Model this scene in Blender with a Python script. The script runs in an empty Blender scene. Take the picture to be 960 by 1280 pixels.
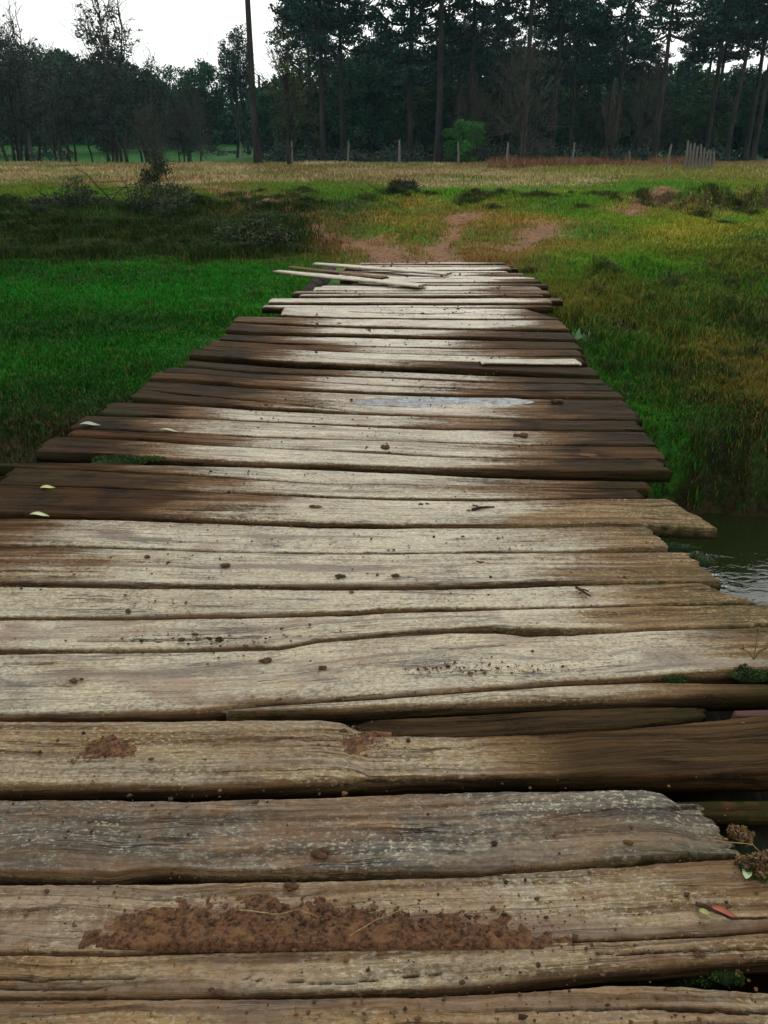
import bpy, math, random
import numpy as np
from mathutils import Vector

random.seed(7)
rng = np.random.default_rng(11)
sc = bpy.context.scene
COL = sc.collection
R = math.radians

# ------------------------------------------------------------------ camera
H = 1.5
PITCH = R(24.23)
F = 1000.0
CP, SP = math.cos(PITCH), math.sin(PITCH)
cam = bpy.data.objects.new('camera', bpy.data.cameras.new('camera'))
COL.objects.link(cam)
cam.location = (0, 0, H)
cam.rotation_euler = (R(90) - PITCH, 0, 0)
cam.data.sensor_fit = 'VERTICAL'
cam.data.sensor_height = 36.0
cam.data.lens = 36.0 * F / 1280.0
cam.data.clip_end = 3000
cam.data.clip_start = 0.05
sc.camera = cam


def on_plane(px, py, z=0.0):
    """measured photo pixel -> point on the horizontal plane z"""
    a = (px - 480) / F
    b = (640 - py) / F
    dx, dy, dz = a, CP + b * SP, -SP + b * CP
    t = (z - H) / dz
    return dx * t, dy * t


def at_dist(px, Y, z=0.4):
    return (px - 480) / F * (Y * CP + (H - z) * SP)


def z_at(py, Y):
    b = (640 - py) / F
    return H + Y * (-SP + b * CP) / (CP + b * SP)


# ------------------------------------------------------------------ numpy noise
def _hash(ix, iy, seed):
    n = (ix.astype(np.int64) * 374761393 + iy.astype(np.int64) * 668265263 + seed * 1442695041) & 0x7fffffff
    n = ((n ^ (n >> 13)) * 1274126177) & 0x7fffffff
    n = ((n ^ (n >> 16)) * 2246822519) & 0x7fffffff
    return (n & 0xffff) / 65535.0


def vnoise(x, y, seed=0):
    x = np.asarray(x, float); y = np.asarray(y, float)
    ix = np.floor(x); iy = np.floor(y)
    fx = x - ix; fy = y - iy
    fx = fx * fx * (3 - 2 * fx); fy = fy * fy * (3 - 2 * fy)
    a = _hash(ix, iy, seed); b = _hash(ix + 1, iy, seed)
    c = _hash(ix, iy + 1, seed); d = _hash(ix + 1, iy + 1, seed)
    return (a + (b - a) * fx) * (1 - fy) + (c + (d - c) * fx) * fy


def fbm(x, y, seed=0, octv=4):
    s = 0.0; a = 0.5; t = 0.0
    for k in range(octv):
        s = s + a * vnoise(np.asarray(x) * 2 ** k, np.asarray(y) * 2 ** k, seed + 17 * k)
        t += a; a *= 0.5
    return s / t * 2 - 1


def sstep(a, b, x):
    t = np.clip((np.asarray(x, float) - a) / (b - a), 0, 1)
    return t * t * (3 - 2 * t)


# ------------------------------------------------------------------ mesh helpers
def link(name, me, parent=None):
    o = bpy.data.objects.new(name, me)
    COL.objects.link(o)
    if parent is not None:
        o.parent = parent
    return o


def tag(o, label=None, cat=None, group=None, kind=None):
    if label: o['label'] = label
    if cat: o['category'] = cat
    if group: o['group'] = group
    if kind: o['kind'] = kind
    return o


def empty(name, loc, rz=0.0):
    o = bpy.data.objects.new(name, None)
    COL.objects.link(o)
    o.location = loc; o.rotation_euler = (0, 0, rz)
    o.empty_display_size = 0.2
    return o


def make_mesh(name, verts, faces, mat, attrs=None, smooth=False):
    """faces: (N,k) int array, or a list of such arrays"""
    me = bpy.data.meshes.new(name)
    verts = np.asarray(verts, np.float32)
    if isinstance(faces, np.ndarray): faces = [faces]
    faces = [np.asarray(f, np.int32) for f in faces if len(f)]
    nl = sum(f.size for f in faces); nf = sum(len(f) for f in faces)
    me.vertices.add(len(verts)); me.vertices.foreach_set('co', verts.ravel())
    me.loops.add(nl); me.polygons.add(nf)
    me.loops.foreach_set('vertex_index', np.concatenate([f.ravel() for f in faces]))
    tot = np.concatenate([np.full(len(f), f.shape[1], np.int32) for f in faces])
    st = np.zeros(nf, np.int32); st[1:] = np.cumsum(tot)[:-1]
    me.polygons.foreach_set('loop_start', st)
    me.polygons.foreach_set('use_smooth', np.full(nf, smooth, bool))
    me.update(calc_edges=True)
    for k, (typ, data) in (attrs or {}).items():
        at = me.attributes.new(k, typ, 'POINT')
        key = {'FLOAT': 'value', 'FLOAT_VECTOR': 'vector', 'FLOAT_COLOR': 'color'}[typ]
        at.data.foreach_set(key, np.asarray(data, np.float32).ravel())
    if mat: me.materials.append(mat)
    return me


class MB:
    """collects tubes, blobs and free faces into one mesh"""
    def __init__(s):
        s.v = []; s.f3 = []; s.f4 = []; s.tone = []; s.n = 0

    def add(s, v, f, tone=0.5):
        v = np.asarray(v, float); f = np.asarray(f, int)
        if len(v) == 0: return
        (s.f3 if f.shape[1] == 3 else s.f4).append(f + s.n)
        s.v.append(v); s.n += len(v)
        s.tone.append(np.broadcast_to(np.asarray(tone, float), (len(v),)).copy())

    def tube(s, pts, rad, sides=6, tone=0.5, jit=0.0, cap=True):
        pts = np.asarray(pts, float); n = len(pts)
        rad = np.broadcast_to(np.asarray(rad, float), (n,))
        d = np.gradient(pts, axis=0)
        d /= np.linalg.norm(d, axis=1)[:, None] + 1e-9
        ref = np.array([0, 0, 1.0]) if abs(d[0][2]) < 0.8 else np.array([1.0, 0, 0])
        a = np.cross(d, ref); a /= np.linalg.norm(a, axis=1)[:, None] + 1e-9
        b = np.cross(d, a)
        th = np.arange(sides) / sides * 2 * math.pi
        r = rad[:, None] * (1 + jit * rng.uniform(-1, 1, (n, sides)))
        V = pts[:, None, :] + (a[:, None, :] * np.cos(th)[None, :, None] + b[:, None, :] * np.sin(th)[None, :, None]) * r[:, :, None]
        V = V.reshape(-1, 3)
        i = np.arange(n - 1)[:, None] * sides; j = np.arange(sides)[None, :]; j2 = (j + 1) % sides
        Fq = np.stack([i + j, i + j2, i + sides + j2, i + sides + j], -1).reshape(-1, 4)
        s.add(V, Fq, tone)
        if cap:
            for e, c in ((0, pts[0]), (n - 1, pts[-1])):
                ring = V[e * sides:(e + 1) * sides]
                vv = np.vstack([ring, c[None]])
                k = np.arange(sides)
                ff = np.stack([k, (k + 1) % sides, np.full(sides, sides)], -1)
                if e == 0: ff = ff[:, ::-1]
                s.add(vv, ff, tone)

    def leaves(s, cen, rad, per, size, flat=0.0, tone=None, aspect=0.55):
        """rhombic leaves scattered through ellipsoids; cen (N,3) rad (N,3)"""
        cen = np.asarray(cen, float); rad = np.asarray(rad, float)
        if rad.ndim == 1: rad = np.broadcast_to(rad, cen.shape)
        N = len(cen) * per
        c = np.repeat(cen, per, 0); r = np.repeat(rad, per, 0)
        u = rng.normal(size=(N, 3)); u /= np.linalg.norm(u, axis=1)[:, None]
        u *= rng.uniform(0, 1, (N, 1)) ** 0.42
        p = c + u * r
        d = rng.normal(size=(N, 3)); d[:, 2] *= (1 - flat); d /= np.linalg.norm(d, axis=1)[:, None]
        e = np.cross(d, rng.normal(size=(N, 3))); e /= np.linalg.norm(e, axis=1)[:, None] + 1e-9
        L = size * rng.uniform(0.6, 1.35, (N, 1))
        V = np.stack([p - d * L, p + e * L * aspect, p + d * L, p - e * L * aspect], 1).reshape(-1, 3)
        Fq = np.arange(N * 4).reshape(-1, 4)
        if tone is None:
            t = np.repeat(rng.uniform(0.2, 0.8, len(cen)), per) + rng.uniform(-0.2, 0.2, N)
        else:
            t = np.full(N, tone) + rng.uniform(-0.2, 0.2, N)
        s.add(V, Fq, np.repeat(t, 4))

    def blob(s, c, r, seed=0, n=(8, 6), tone=0.5, jit=0.3):
        th = np.linspace(0, 2 * math.pi, n[0], endpoint=False); ph = np.linspace(0, math.pi, n[1] + 1)
        T, P = np.meshgrid(th, ph)
        r = np.broadcast_to(np.asarray(r, float), (3,))
        k = 1 + jit * rng.uniform(-1, 1, T.shape)
        k[0] = k[0, 0]; k[-1] = k[-1, 0]
        V = np.stack([np.cos(T) * np.sin(P) * k * r[0] + c[0], np.sin(T) * np.sin(P) * k * r[1] + c[1], np.cos(P) * k * r[2] + c[2]], -1).reshape(-1, 3)
        i = np.arange(n[1])[:, None] * n[0]; j = np.arange(n[0])[None, :]; j2 = (j + 1) % n[0]
        s.add(V, np.stack([i + j, i + n[0] + j, i + n[0] + j2, i + j2], -1).reshape(-1, 4), tone)

    def mesh(s, name, mat, smooth=False):
        fs = []
        if s.f4: fs.append(np.vstack(s.f4))
        if s.f3: fs.append(np.vstack(s.f3))
        return make_mesh(name, np.vstack(s.v), fs, mat, {'tone': ('FLOAT', np.concatenate(s.tone))}, smooth)

    def build(s, name, mat, parent=None, smooth=False):
        return link(name, s.mesh(name, mat, smooth), parent)


# ------------------------------------------------------------------ material helpers
class NT:
    def __init__(s, name):
        s.m = bpy.data.materials.new(name); s.m.use_nodes = True
        s.t = s.m.node_tree; s.bsdf = s.t.nodes['Principled BSDF']

    def n(s, typ, **kw):
        nd = s.t.nodes.new(typ)
        for k, v in kw.items(): setattr(nd, k, v)
        return nd

    def put(s, sock, v):
        if hasattr(v, 'is_output') or hasattr(v, 'links'):
            s.t.links.new(v, sock)
        else:
            sock.default_value = v

    def noise(s, vec, scale, detail=4, rough=0.55, dist=0.0, dim='3D'):
        nd = s.n('ShaderNodeTexNoise', noise_dimensions=dim)
        if vec is not None: s.t.links.new(vec, nd.inputs['Vector'])
        nd.inputs['Scale'].default_value = scale; nd.inputs['Detail'].default_value = detail
        nd.inputs['Roughness'].default_value = rough; nd.inputs['Distortion'].default_value = dist
        return nd.outputs['Fac']

    def ramp(s, fac, lo, hi, a=0.0, b=1.0):
        nd = s.n('ShaderNodeMapRange', interpolation_type='SMOOTHSTEP')
        s.put(nd.inputs[0], fac); s.put(nd.inputs[1], lo); s.put(nd.inputs[2], hi)
        nd.inputs[3].default_value = a; nd.inputs[4].default_value = b
        return nd.outputs[0]

    def math(s, op, a, b=0.0, clamp=False):
        nd = s.n('ShaderNodeMath', operation=op, use_clamp=clamp)
        s.put(nd.inputs[0], a); s.put(nd.inputs[1], b)
        return nd.outputs[0]

    def mix(s, fac, a, b, mode='MIX'):
        nd = s.n('ShaderNodeMix', data_type='RGBA', blend_type=mode)
        s.put(nd.inputs[0], fac)
        s.put(nd.inputs[6], (*a, 1) if isinstance(a, tuple) and len(a) == 3 else a)
        s.put(nd.inputs[7], (*b, 1) if isinstance(b, tuple) and len(b) == 3 else b)
        return nd.outputs[2]

    def attr(s, name, out='Fac'):
        nd = s.n('ShaderNodeAttribute', attribute_name=name)
        return nd.outputs[out]

    def scale(s, vec, v):
        nd = s.n('ShaderNodeVectorMath', operation='MULTIPLY')
        s.t.links.new(vec, nd.inputs[0]); nd.inputs[1].default_value = v
        return nd.outputs[0]

    def bump(s, h, strength, dist, normal=None):
        nd = s.n('ShaderNodeBump')
        nd.inputs['Strength'].default_value = strength; nd.inputs['Distance'].default_value = dist
        s.t.links.new(h, nd.inputs['Height'])
        if normal is not None: s.t.links.new(normal, nd.inputs['Normal'])
        return nd.outputs['Normal']

    def out(s, color, rough=0.7, normal=None, spec=0.5):
        s.put(s.bsdf.inputs['Base Color'], (*color, 1) if isinstance(color, tuple) and len(color) == 3 else color)
        s.put(s.bsdf.inputs['Roughness'], rough)
        s.bsdf.inputs['Specular IOR Level'].default_value = spec
        if normal is not None: s.t.links.new(normal, s.bsdf.inputs['Normal'])
        return s.m


def foliage_mat(name, dark, light, rough=0.7, spec=0.25, alt=None):
    n = NT(name)
    t = n.attr('tone')
    c = n.mix(n.ramp(t, 0.1, 0.9), dark, light)
    geo = n.n('ShaderNodeNewGeometry')
    k = n.noise(geo.outputs['Position'], 0.45, 2)
    if alt: c = n.mix(n.ramp(k, 0.5, 0.75, 0, 0.7), c, alt)
    return n.out(c, rough, spec=spec)


def bark_mat(name, a, b, scale=3.0):
    n = NT(name)
    tc = n.n('ShaderNodeTexCoord').outputs['Object']
    k = n.noise(n.scale(tc, (1, 1, 0.25)), scale, 6, 0.65)
    c = n.mix(n.ramp(k, 0.35, 0.65), a, b)
    return n.out(c, 0.85, n.bump(k, 0.6, 0.05), spec=0.2)


# ---- weathered deck wood
def wood_material():
    n = NT('weathered_wood')
    g = n.attr('grain', 'Vector')
    sk = n.n('ShaderNodeAttribute', attribute_name='skin')
    sep = n.n('ShaderNodeSeparateColor'); n.t.links.new(sk.outputs['Color'], sep.inputs[0])
    mud_a, moss_a, crack_a = sep.outputs[0], sep.outputs[1], sep.outputs[2]
    grey_a = n.attr('grey'); soil_a = n.attr('soil')
    # wavy grain space
    warp = n.noise(n.scale(g, (2.2, 6.0, 6.0)), 1.0, 3)
    comb = n.n('ShaderNodeCombineXYZ')
    n.t.links.new(n.math('MULTIPLY', n.math('SUBTRACT', warp, 0.5), 0.055), comb.inputs[1])
    add = n.n('ShaderNodeVectorMath', operation='ADD'); n.t.links.new(g, add.inputs[0]); n.t.links.new(comb.outputs[0], add.inputs[1])
    gw = add.outputs[0]
    g1 = n.noise(n.scale(gw, (1.3, 42, 42)), 1.0, 7, 0.65, 0.3)
    g2 = n.noise(n.scale(gw, (5.0, 210, 210)), 1.0, 4, 0.6)
    big = n.noise(n.scale(g, (1.6, 5, 5)), 1.0, 5, 0.6)
    fine = n.noise(g, 260, 5, 0.65)
    mid = n.noise(g, 28, 8, 0.68)
    streak = n.ramp(g1, 0.33, 0.66)
    # bare wood: wet brown -> weathered tan -> silver grey
    brown = n.mix(streak, (0.010, 0.0045, 0.002), (0.074, 0.034, 0.013))
    brown = n.mix(n.ramp(big, 0.42, 0.68, 0, 0.7), brown, (0.030, 0.020, 0.008))
    tan = n.mix(streak, (0.070, 0.038, 0.016), (0.340, 0.230, 0.110))
    tan = n.mix(n.ramp(mid, 0.45, 0.62, 0, 0.5), tan, (0.16, 0.12, 0.075))
    greyw = n.mix(streak, (0.040, 0.040, 0.038), (0.150, 0.140, 0.125))
    greyw = n.mix(n.ramp(mid, 0.42, 0.62, 0, 0.6), greyw, (0.105, 0.088, 0.088))
    greyw = n.mix(n.ramp(n.noise(g, 6.0, 5, 0.6), 0.5, 0.68, 0, 0.7), greyw, (0.050, 0.064, 0.062))
    rnd = n.n('ShaderNodeObjectInfo').outputs['Random']
    rnd2 = n.math('FRACT', n.math('MULTIPLY', rnd, 7.31))
    brown = n.mix(n.ramp(rnd, 0.0, 1.0, 0.0, 0.75), brown, n.mix(streak, (0.008, 0.006, 0.004), (0.050, 0.034, 0.020)))
    brown = n.mix(n.ramp(rnd2, 0.55, 1.0, 0.0, 0.8), brown, n.mix(streak, (0.030, 0.011, 0.004), (0.130, 0.062, 0.026)))
    brown = n.mix(n.ramp(n.noise(g, 3.2, 6, 0.65), 0.47, 0.66, 0, 0.8), brown, (0.008, 0.0065, 0.004))
    wood = n.mix(n.ramp(grey_a, 0.02, 0.5), brown, tan)
    wood = n.mix(n.ramp(grey_a, 0.55, 0.95), wood, greyw)
    wood = n.mix(n.ramp(g2, 0.50, 0.66, 0, 0.75), wood, n.mix(0.7, wood, (0.010, 0.006, 0.004)))
    wood = n.mix(n.math('MULTIPLY', n.ramp(g2, 0.28, 0.42, 0.6, 0.0), n.ramp(grey_a, 0.1, 0.5)), wood, (0.27, 0.22, 0.15))
    # dried mud film, broken up and drawn along the grain
    sw = n.noise(n.scale(gw, (0.75, 15, 15)), 1.0, 5, 0.62, 0.4)
    lump = n.math('ADD', n.math('MULTIPLY', mid, 0.34), n.math('ADD', n.math('MULTIPLY', big, 0.22), n.math('ADD', n.math('MULTIPLY', g1, 0.20), n.math('MULTIPLY', sw, 0.24))))
    thr = n.math('SUBTRACT', 0.74, n.math('MULTIPLY', mud_a, 0.40))
    mudf = n.ramp(lump, n.math('SUBTRACT', thr, 0.11), n.math('ADD', thr, 0.10))
    mudc = n.mix(n.ramp(fine, 0.3, 0.7), (0.320, 0.250, 0.138), (0.600, 0.520, 0.350))
    mudc = n.mix(n.ramp(n.noise(g, 4.5, 6, 0.65), 0.40, 0.66, 0, 0.75), mudc, (0.370, 0.345, 0.255))
    mudc = n.mix(n.ramp(n.noise(g, 7.0, 6, 0.7, 0.6), 0.53, 0.70, 0, 0.75), mudc, (0.21, 0.125, 0.058))
    mudc = n.mix(n.ramp(n.noise(g, 13.0, 7, 0.72), 0.55, 0.68, 0, 0.65), mudc, (0.47, 0.43, 0.32))
    mudc = n.mix(n.ramp(mid, 0.52, 0.66, 0, 0.6), mudc, (0.17, 0.125, 0.075))
    mudc = n.mix(n.ramp(g1, 0.54, 0.68, 0, 0.65), mudc, (0.12, 0.085, 0.05))
    mudc = n.mix(n.ramp(g2, 0.54, 0.66, 0, 0.6), mudc, (0.09, 0.062, 0.036))
    c = n.mix(n.math('MULTIPLY', mudf, 0.90), wood, mudc)
    m2 = n.noise(n.scale(g, (0.55, 1.0, 1.0)), 120, 7, 0.72, 0.2)
    zone = n.ramp(n.noise(g, 4.0, 5, 0.6), 0.38, 0.62)
    cen = n.ramp(n.math('ADD', mud_a, grey_a), 0.15, 0.6)
    c = n.mix(n.math('MULTIPLY', n.ramp(m2, 0.505, 0.575, 0, 0.85), n.math('MULTIPLY', cen, n.ramp(zone, 0.0, 1.0, 0.25, 1.0))), c, (0.105, 0.068, 0.038))
    c = n.mix(n.math('MULTIPLY', n.ramp(m2, 0.40, 0.47, 0.80, 0.0), n.math('MULTIPLY', cen, n.ramp(zone, 0.0, 1.0, 0.9, 0.3))), c, (0.54, 0.47, 0.32))
    # hairline checks that follow the grain
    ck = n.noise(n.scale(gw, (0.9, 26, 26)), 1.0, 5, 0.55)
    line = n.ramp(n.math('ABSOLUTE', n.math('SUBTRACT', ck, 0.5)), 0.004, 0.016, 1.0, 0.0)
    line = n.math('MULTIPLY', line, n.ramp(n.noise(n.scale(g, (2.5, 9, 9)), 1.0, 3), 0.46, 0.58))
    c = n.mix(n.math('MULTIPLY', line, 0.85), c, (0.012, 0.007, 0.004))
    c = n.mix(n.math('MULTIPLY', n.ramp(sw, 0.52, 0.66, 0, 0.85), cen), c, n.mix(g2, (0.055, 0.028, 0.012), (0.14, 0.080, 0.036)))
    # trodden brown dirt between the pale middle and the damp ends
    band = n.math('MULTIPLY', n.ramp(mud_a, 0.03, 0.30), n.ramp(mud_a, 0.38, 0.66, 1.0, 0.0))
    band = n.math('MULTIPLY', band, n.ramp(n.math('ADD', n.math('MULTIPLY', sw, 0.5), n.math('MULTIPLY', mid, 0.5)), 0.40, 0.60, 0.45, 1.0))
    band = n.math('MULTIPLY', band, n.ramp(grey_a, 0.7, 0.92, 1.0, 0.0))
    c = n.mix(n.math('MULTIPLY', band, 0.72), c, n.mix(streak, (0.075, 0.036, 0.016), (0.200, 0.115, 0.055)))
    # broad stains: reddish film and darker damp, differing board by board
    st1 = n.ramp(n.math('ADD', n.noise(n.scale(g, (1.0, 2.2, 2.2)), 2.4, 7, 0.68, 0.5), n.math('MULTIPLY', n.math('SUBTRACT', rnd, 0.5), 0.16)), 0.48, 0.66, 0, 0.72)
    c = n.mix(n.math('MULTIPLY', st1, cen), c, n.mix(streak, (0.085, 0.045, 0.022), (0.255, 0.150, 0.078)))
    st2 = n.ramp(n.math('ADD', n.noise(n.scale(g, (0.8, 3.0, 3.0)), 3.1, 7, 0.7, 0.8), n.math('MULTIPLY', n.math('SUBTRACT', rnd2, 0.5), 0.14)), 0.54, 0.68, 0, 0.65)
    c = n.mix(n.math('MULTIPLY', st2, cen), c, n.mix(streak, (0.050, 0.036, 0.026), (0.135, 0.100, 0.072)))
    # dark pits and red soil specks
    vor = n.noise(g, 75, 6, 0.75, 0.4)
    vor2 = n.noise(g, 17, 4, 0.6)
    c = n.mix(n.math('MULTIPLY', n.ramp(vor, 0.565, 0.64), n.ramp(vor2, 0.44, 0.60, 0.15, 1.0)), c, (0.060, 0.032, 0.017))
    soilf = n.ramp(n.math('ADD', soil_a, n.math('MULTIPLY', n.math('SUBTRACT', mid, 0.5), 2.4)), 0.30, 0.70)
    c = n.mix(n.math('MULTIPLY', soilf, n.ramp(soil_a, 0.02, 0.3)), c, n.mix(n.ramp(fine, 0.35, 0.65), (0.075, 0.036, 0.018), (0.19, 0.10, 0.045)))
    # moss film
    mf = n.math('MULTIPLY', n.ramp(n.math('ADD', n.math('MULTIPLY', mid, 0.6), n.math('MULTIPLY', g1, 0.4)), 0.38, 0.62), n.ramp(moss_a, 0.0, 1.0))
    c = n.mix(mf, c, (0.016, 0.026, 0.006))
    c = n.mix(crack_a, c, (0.006, 0.004, 0.002))
    rough = n.math('ADD', n.ramp(mudf, 0.0, 1.0, 0.55, 0.30), n.math('MULTIPLY', m2, 0.30))
    hgt = n.math('ADD', n.math('MULTIPLY', g1, 1.0), n.math('ADD', n.math('MULTIPLY', g2, 0.5), n.math('MULTIPLY', m2, 0.45)))
    hgt = n.math('SUBTRACT', n.math('ADD', hgt, n.math('MULTIPLY', mid, 0.6)), n.math('MULTIPLY', line, 0.5))
    n.put(n.bsdf.inputs['Specular IOR Level'], 0.4)
    m = n.out(c, rough, n.bump(hgt, 1.0, 0.007), spec=0.4)
    n.put(n.bsdf.inputs['Specular IOR Level'], n.math('ADD', 0.03, n.math('MULTIPLY', mudf, 0.62)))
    return m


HAZE = 0.00020
M = {}
M['wood'] = wood_material()


# ------------------------------------------------------------------ terrain
def cx(Y):            # centre line of the bridge drifts to the right
    return -0.40 + 0.062 * np.asarray(Y, float)


def terrain_z(X, Y):
    X = np.asarray(X, float); Y = np.asarray(Y, float)
    n1 = fbm(X * 0.35, Y * 0.35, 3, 3); n2 = fbm(X * 1.3, Y * 1.3, 9, 4); n3 = fbm(X * 4, Y * 4, 21, 3)
    left = 1 - sstep(-2.2, 0.3, X - 0.06 * Y + 0.6)
    zl = -0.22 + 0.50 * sstep(16.0, 22.5, Y + n1 * 1.2) + 0.12 * sstep(22, 30, Y)
    zr = np.interp(Y, [5.5, 6.6, 8, 10, 11.5, 13.2, 18, 23, 40], [-0.66, -0.56, -0.42, -0.26, -0.16, -0.07, 0.02, 0.08, 0.10])
    step = 0.20 * sstep(23.5, 25.2, Y + 2.0 * n1 + 0.05 * X)
    zr = zr + step + 0.10 * sstep(26, 34, Y)
    # eroded ledge on the right
    lx = sstep(7.2, 8.8, X + n2 * 0.8)
    ledge = lx * (sstep(25.3, 25.9, Y - 0.15 * (X - 9) + 0.9 * n2) * 0.62 - 0.42 * sstep(15, 22, Y) * (1 - 0) + 0.0)
    zr = zr + ledge * (1 - sstep(30, 40, Y)) + lx * 0.08 * sstep(30, 40, Y)
    z = left * zl + (1 - left) * zr
    hump = 0.035 + 0.22 * sstep(1.5, 3.0, X) * (1 - sstep(12, 15, Y)) + 0.06 * sstep(14, 17, Y) * (1 - sstep(27, 33, Y))
    z = z + n2 * hump * 1.3 + n3 * hump * 0.35 + 0.02 * n1 * np.clip(Y - 6, 0, 10) / 10
    # tussock mounds on the right bank
    for (mx, my, mr, mh) in ((3.3, 9.6, 0.7, 0.20), (4.6, 10.2, 0.9, 0.22), (3.9, 7.7, 0.8, 0.14), (5.6, 8.6, 0.9, 0.2), (2.7, 8.3, 0.5, 0.08), (-7.0, 18.6, 1.6, 0.25), (-10.5, 19.0, 2.0, 0.22), (-3.0, 17.0, 1.3, 0.22)):
        z = z + mh * np.exp(-((X - mx) ** 2 + (Y - my) ** 2) / mr ** 2)
    z = z + sstep(28, 33, Y) * (1 - sstep(75, 90, Y)) * 0.16 * fbm(X * 0.35, Y * 0.30, 18, 4)
    # the far field and the rise beyond it
    z = z + 0.22 * sstep(32, 62, Y) + np.clip(Y - 92, 0, 60) * 0.05 + np.clip(Y - 150, 0, 1000) * 0.01
    # stay under the deck
    inside = (1 - sstep(1.55, 2.35, np.abs(X - cx(Y)))) * (1 - sstep(12.2, 13.3, Y))
    z = np.where(inside > 0, z * (1 - inside) + np.minimum(z, -0.20) * inside, z)
    # wheel ruts beyond the bridge
    for pts in RUTS:
        d = poly_dist(X, Y, pts)
        z = z - 0.07 * np.exp(-(d / 0.35) ** 2)
    # creek channel
    yc = 6.15 + 0.22 * fbm(X * 0.9, X * 0 + 3, 5, 3) + 0.5 * sstep(3.5, 7, X) - 0.75 * (1 - sstep(-2.4, -1.2, X)) + 0.10 * n3
    yn = -0.35 + 0.2 * fbm(X * 0.9, X * 0 + 9, 8, 3) + 1.95 * sstep(0.05, 0.55, X) + 0.8 * sstep(0.8, 1.1, X)
    ch = sstep(0.0, 0.32, yc - Y) * sstep(0.0, 0.5, Y - yn)
    bed = -1.75 + 0.05 * n2 + 0.45 * (1 - sstep(0, 0.7, yc - Y))
    near = -0.24 + 0.05 * n2 + 0.03 * n3
    z = np.where(Y < 3.2, near, z)
    return z * (1 - ch) + bed * ch


def poly_dist(X, Y, pts):
    best = np.full(np.broadcast(X, Y).shape, 1e9)
    for (x0, y0), (x1, y1) in zip(pts[:-1], pts[1:]):
        dx, dy = x1 - x0, y1 - y0
        t = np.clip(((X - x0) * dx + (Y - y0) * dy) / (dx * dx + dy * dy + 1e-9), 0, 1)
        best = np.minimum(best, np.hypot(X - x0 - t * dx, Y - y0 - t * dy))
    return best


RUTS = [[on_plane(*p, 0.0) for p in ((490, 326), (478, 312), (465, 300), (440, 290))],
        [on_plane(*p, 0.0) for p in ((628, 326), (640, 308), (668, 292), (690, 279))],
        [on_plane(*p, 0.0) for p in ((560, 322), (545, 305), (560, 290), (580, 275))]]
SOIL = RUTS + [[on_plane(*p, 0.15) for p in ((785, 264), (812, 254), (828, 250))],
               [on_plane(*p, 0.1) for p in ((420, 290), (360, 274), (300, 256), (268, 246))],
               [on_plane(*p, 0.0) for p in ((455, 320), (540, 318), (600, 317), (655, 320))],
               [on_plane(*p, 0.1) for p in ((570, 270), (580, 266), (590, 268))]]
SOILW = [0.50, 0.58, 0.34, 0.50, 0.70, 0.50, 0.45]

LAWN = np.array([0.010, 0.145, 0.006]); DARKG = np.array([0.010, 0.038, 0.006]); OLIVE = np.array([0.105, 0.130, 0.016])
MIDG = np.array([0.055, 0.200, 0.010]); STRAW = np.array([0.28, 0.22, 0.10]); RUST = np.array([0.24, 0.140, 0.030])
SOILC = np.array([0.20, 0.088, 0.042]); BROWN = np.array([0.055, 0.034, 0.016]); YEL = np.array([0.240, 0.225, 0.020])


def lerp(a, b, t):
    return a * (1 - t[..., None]) + b * t[..., None]


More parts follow.
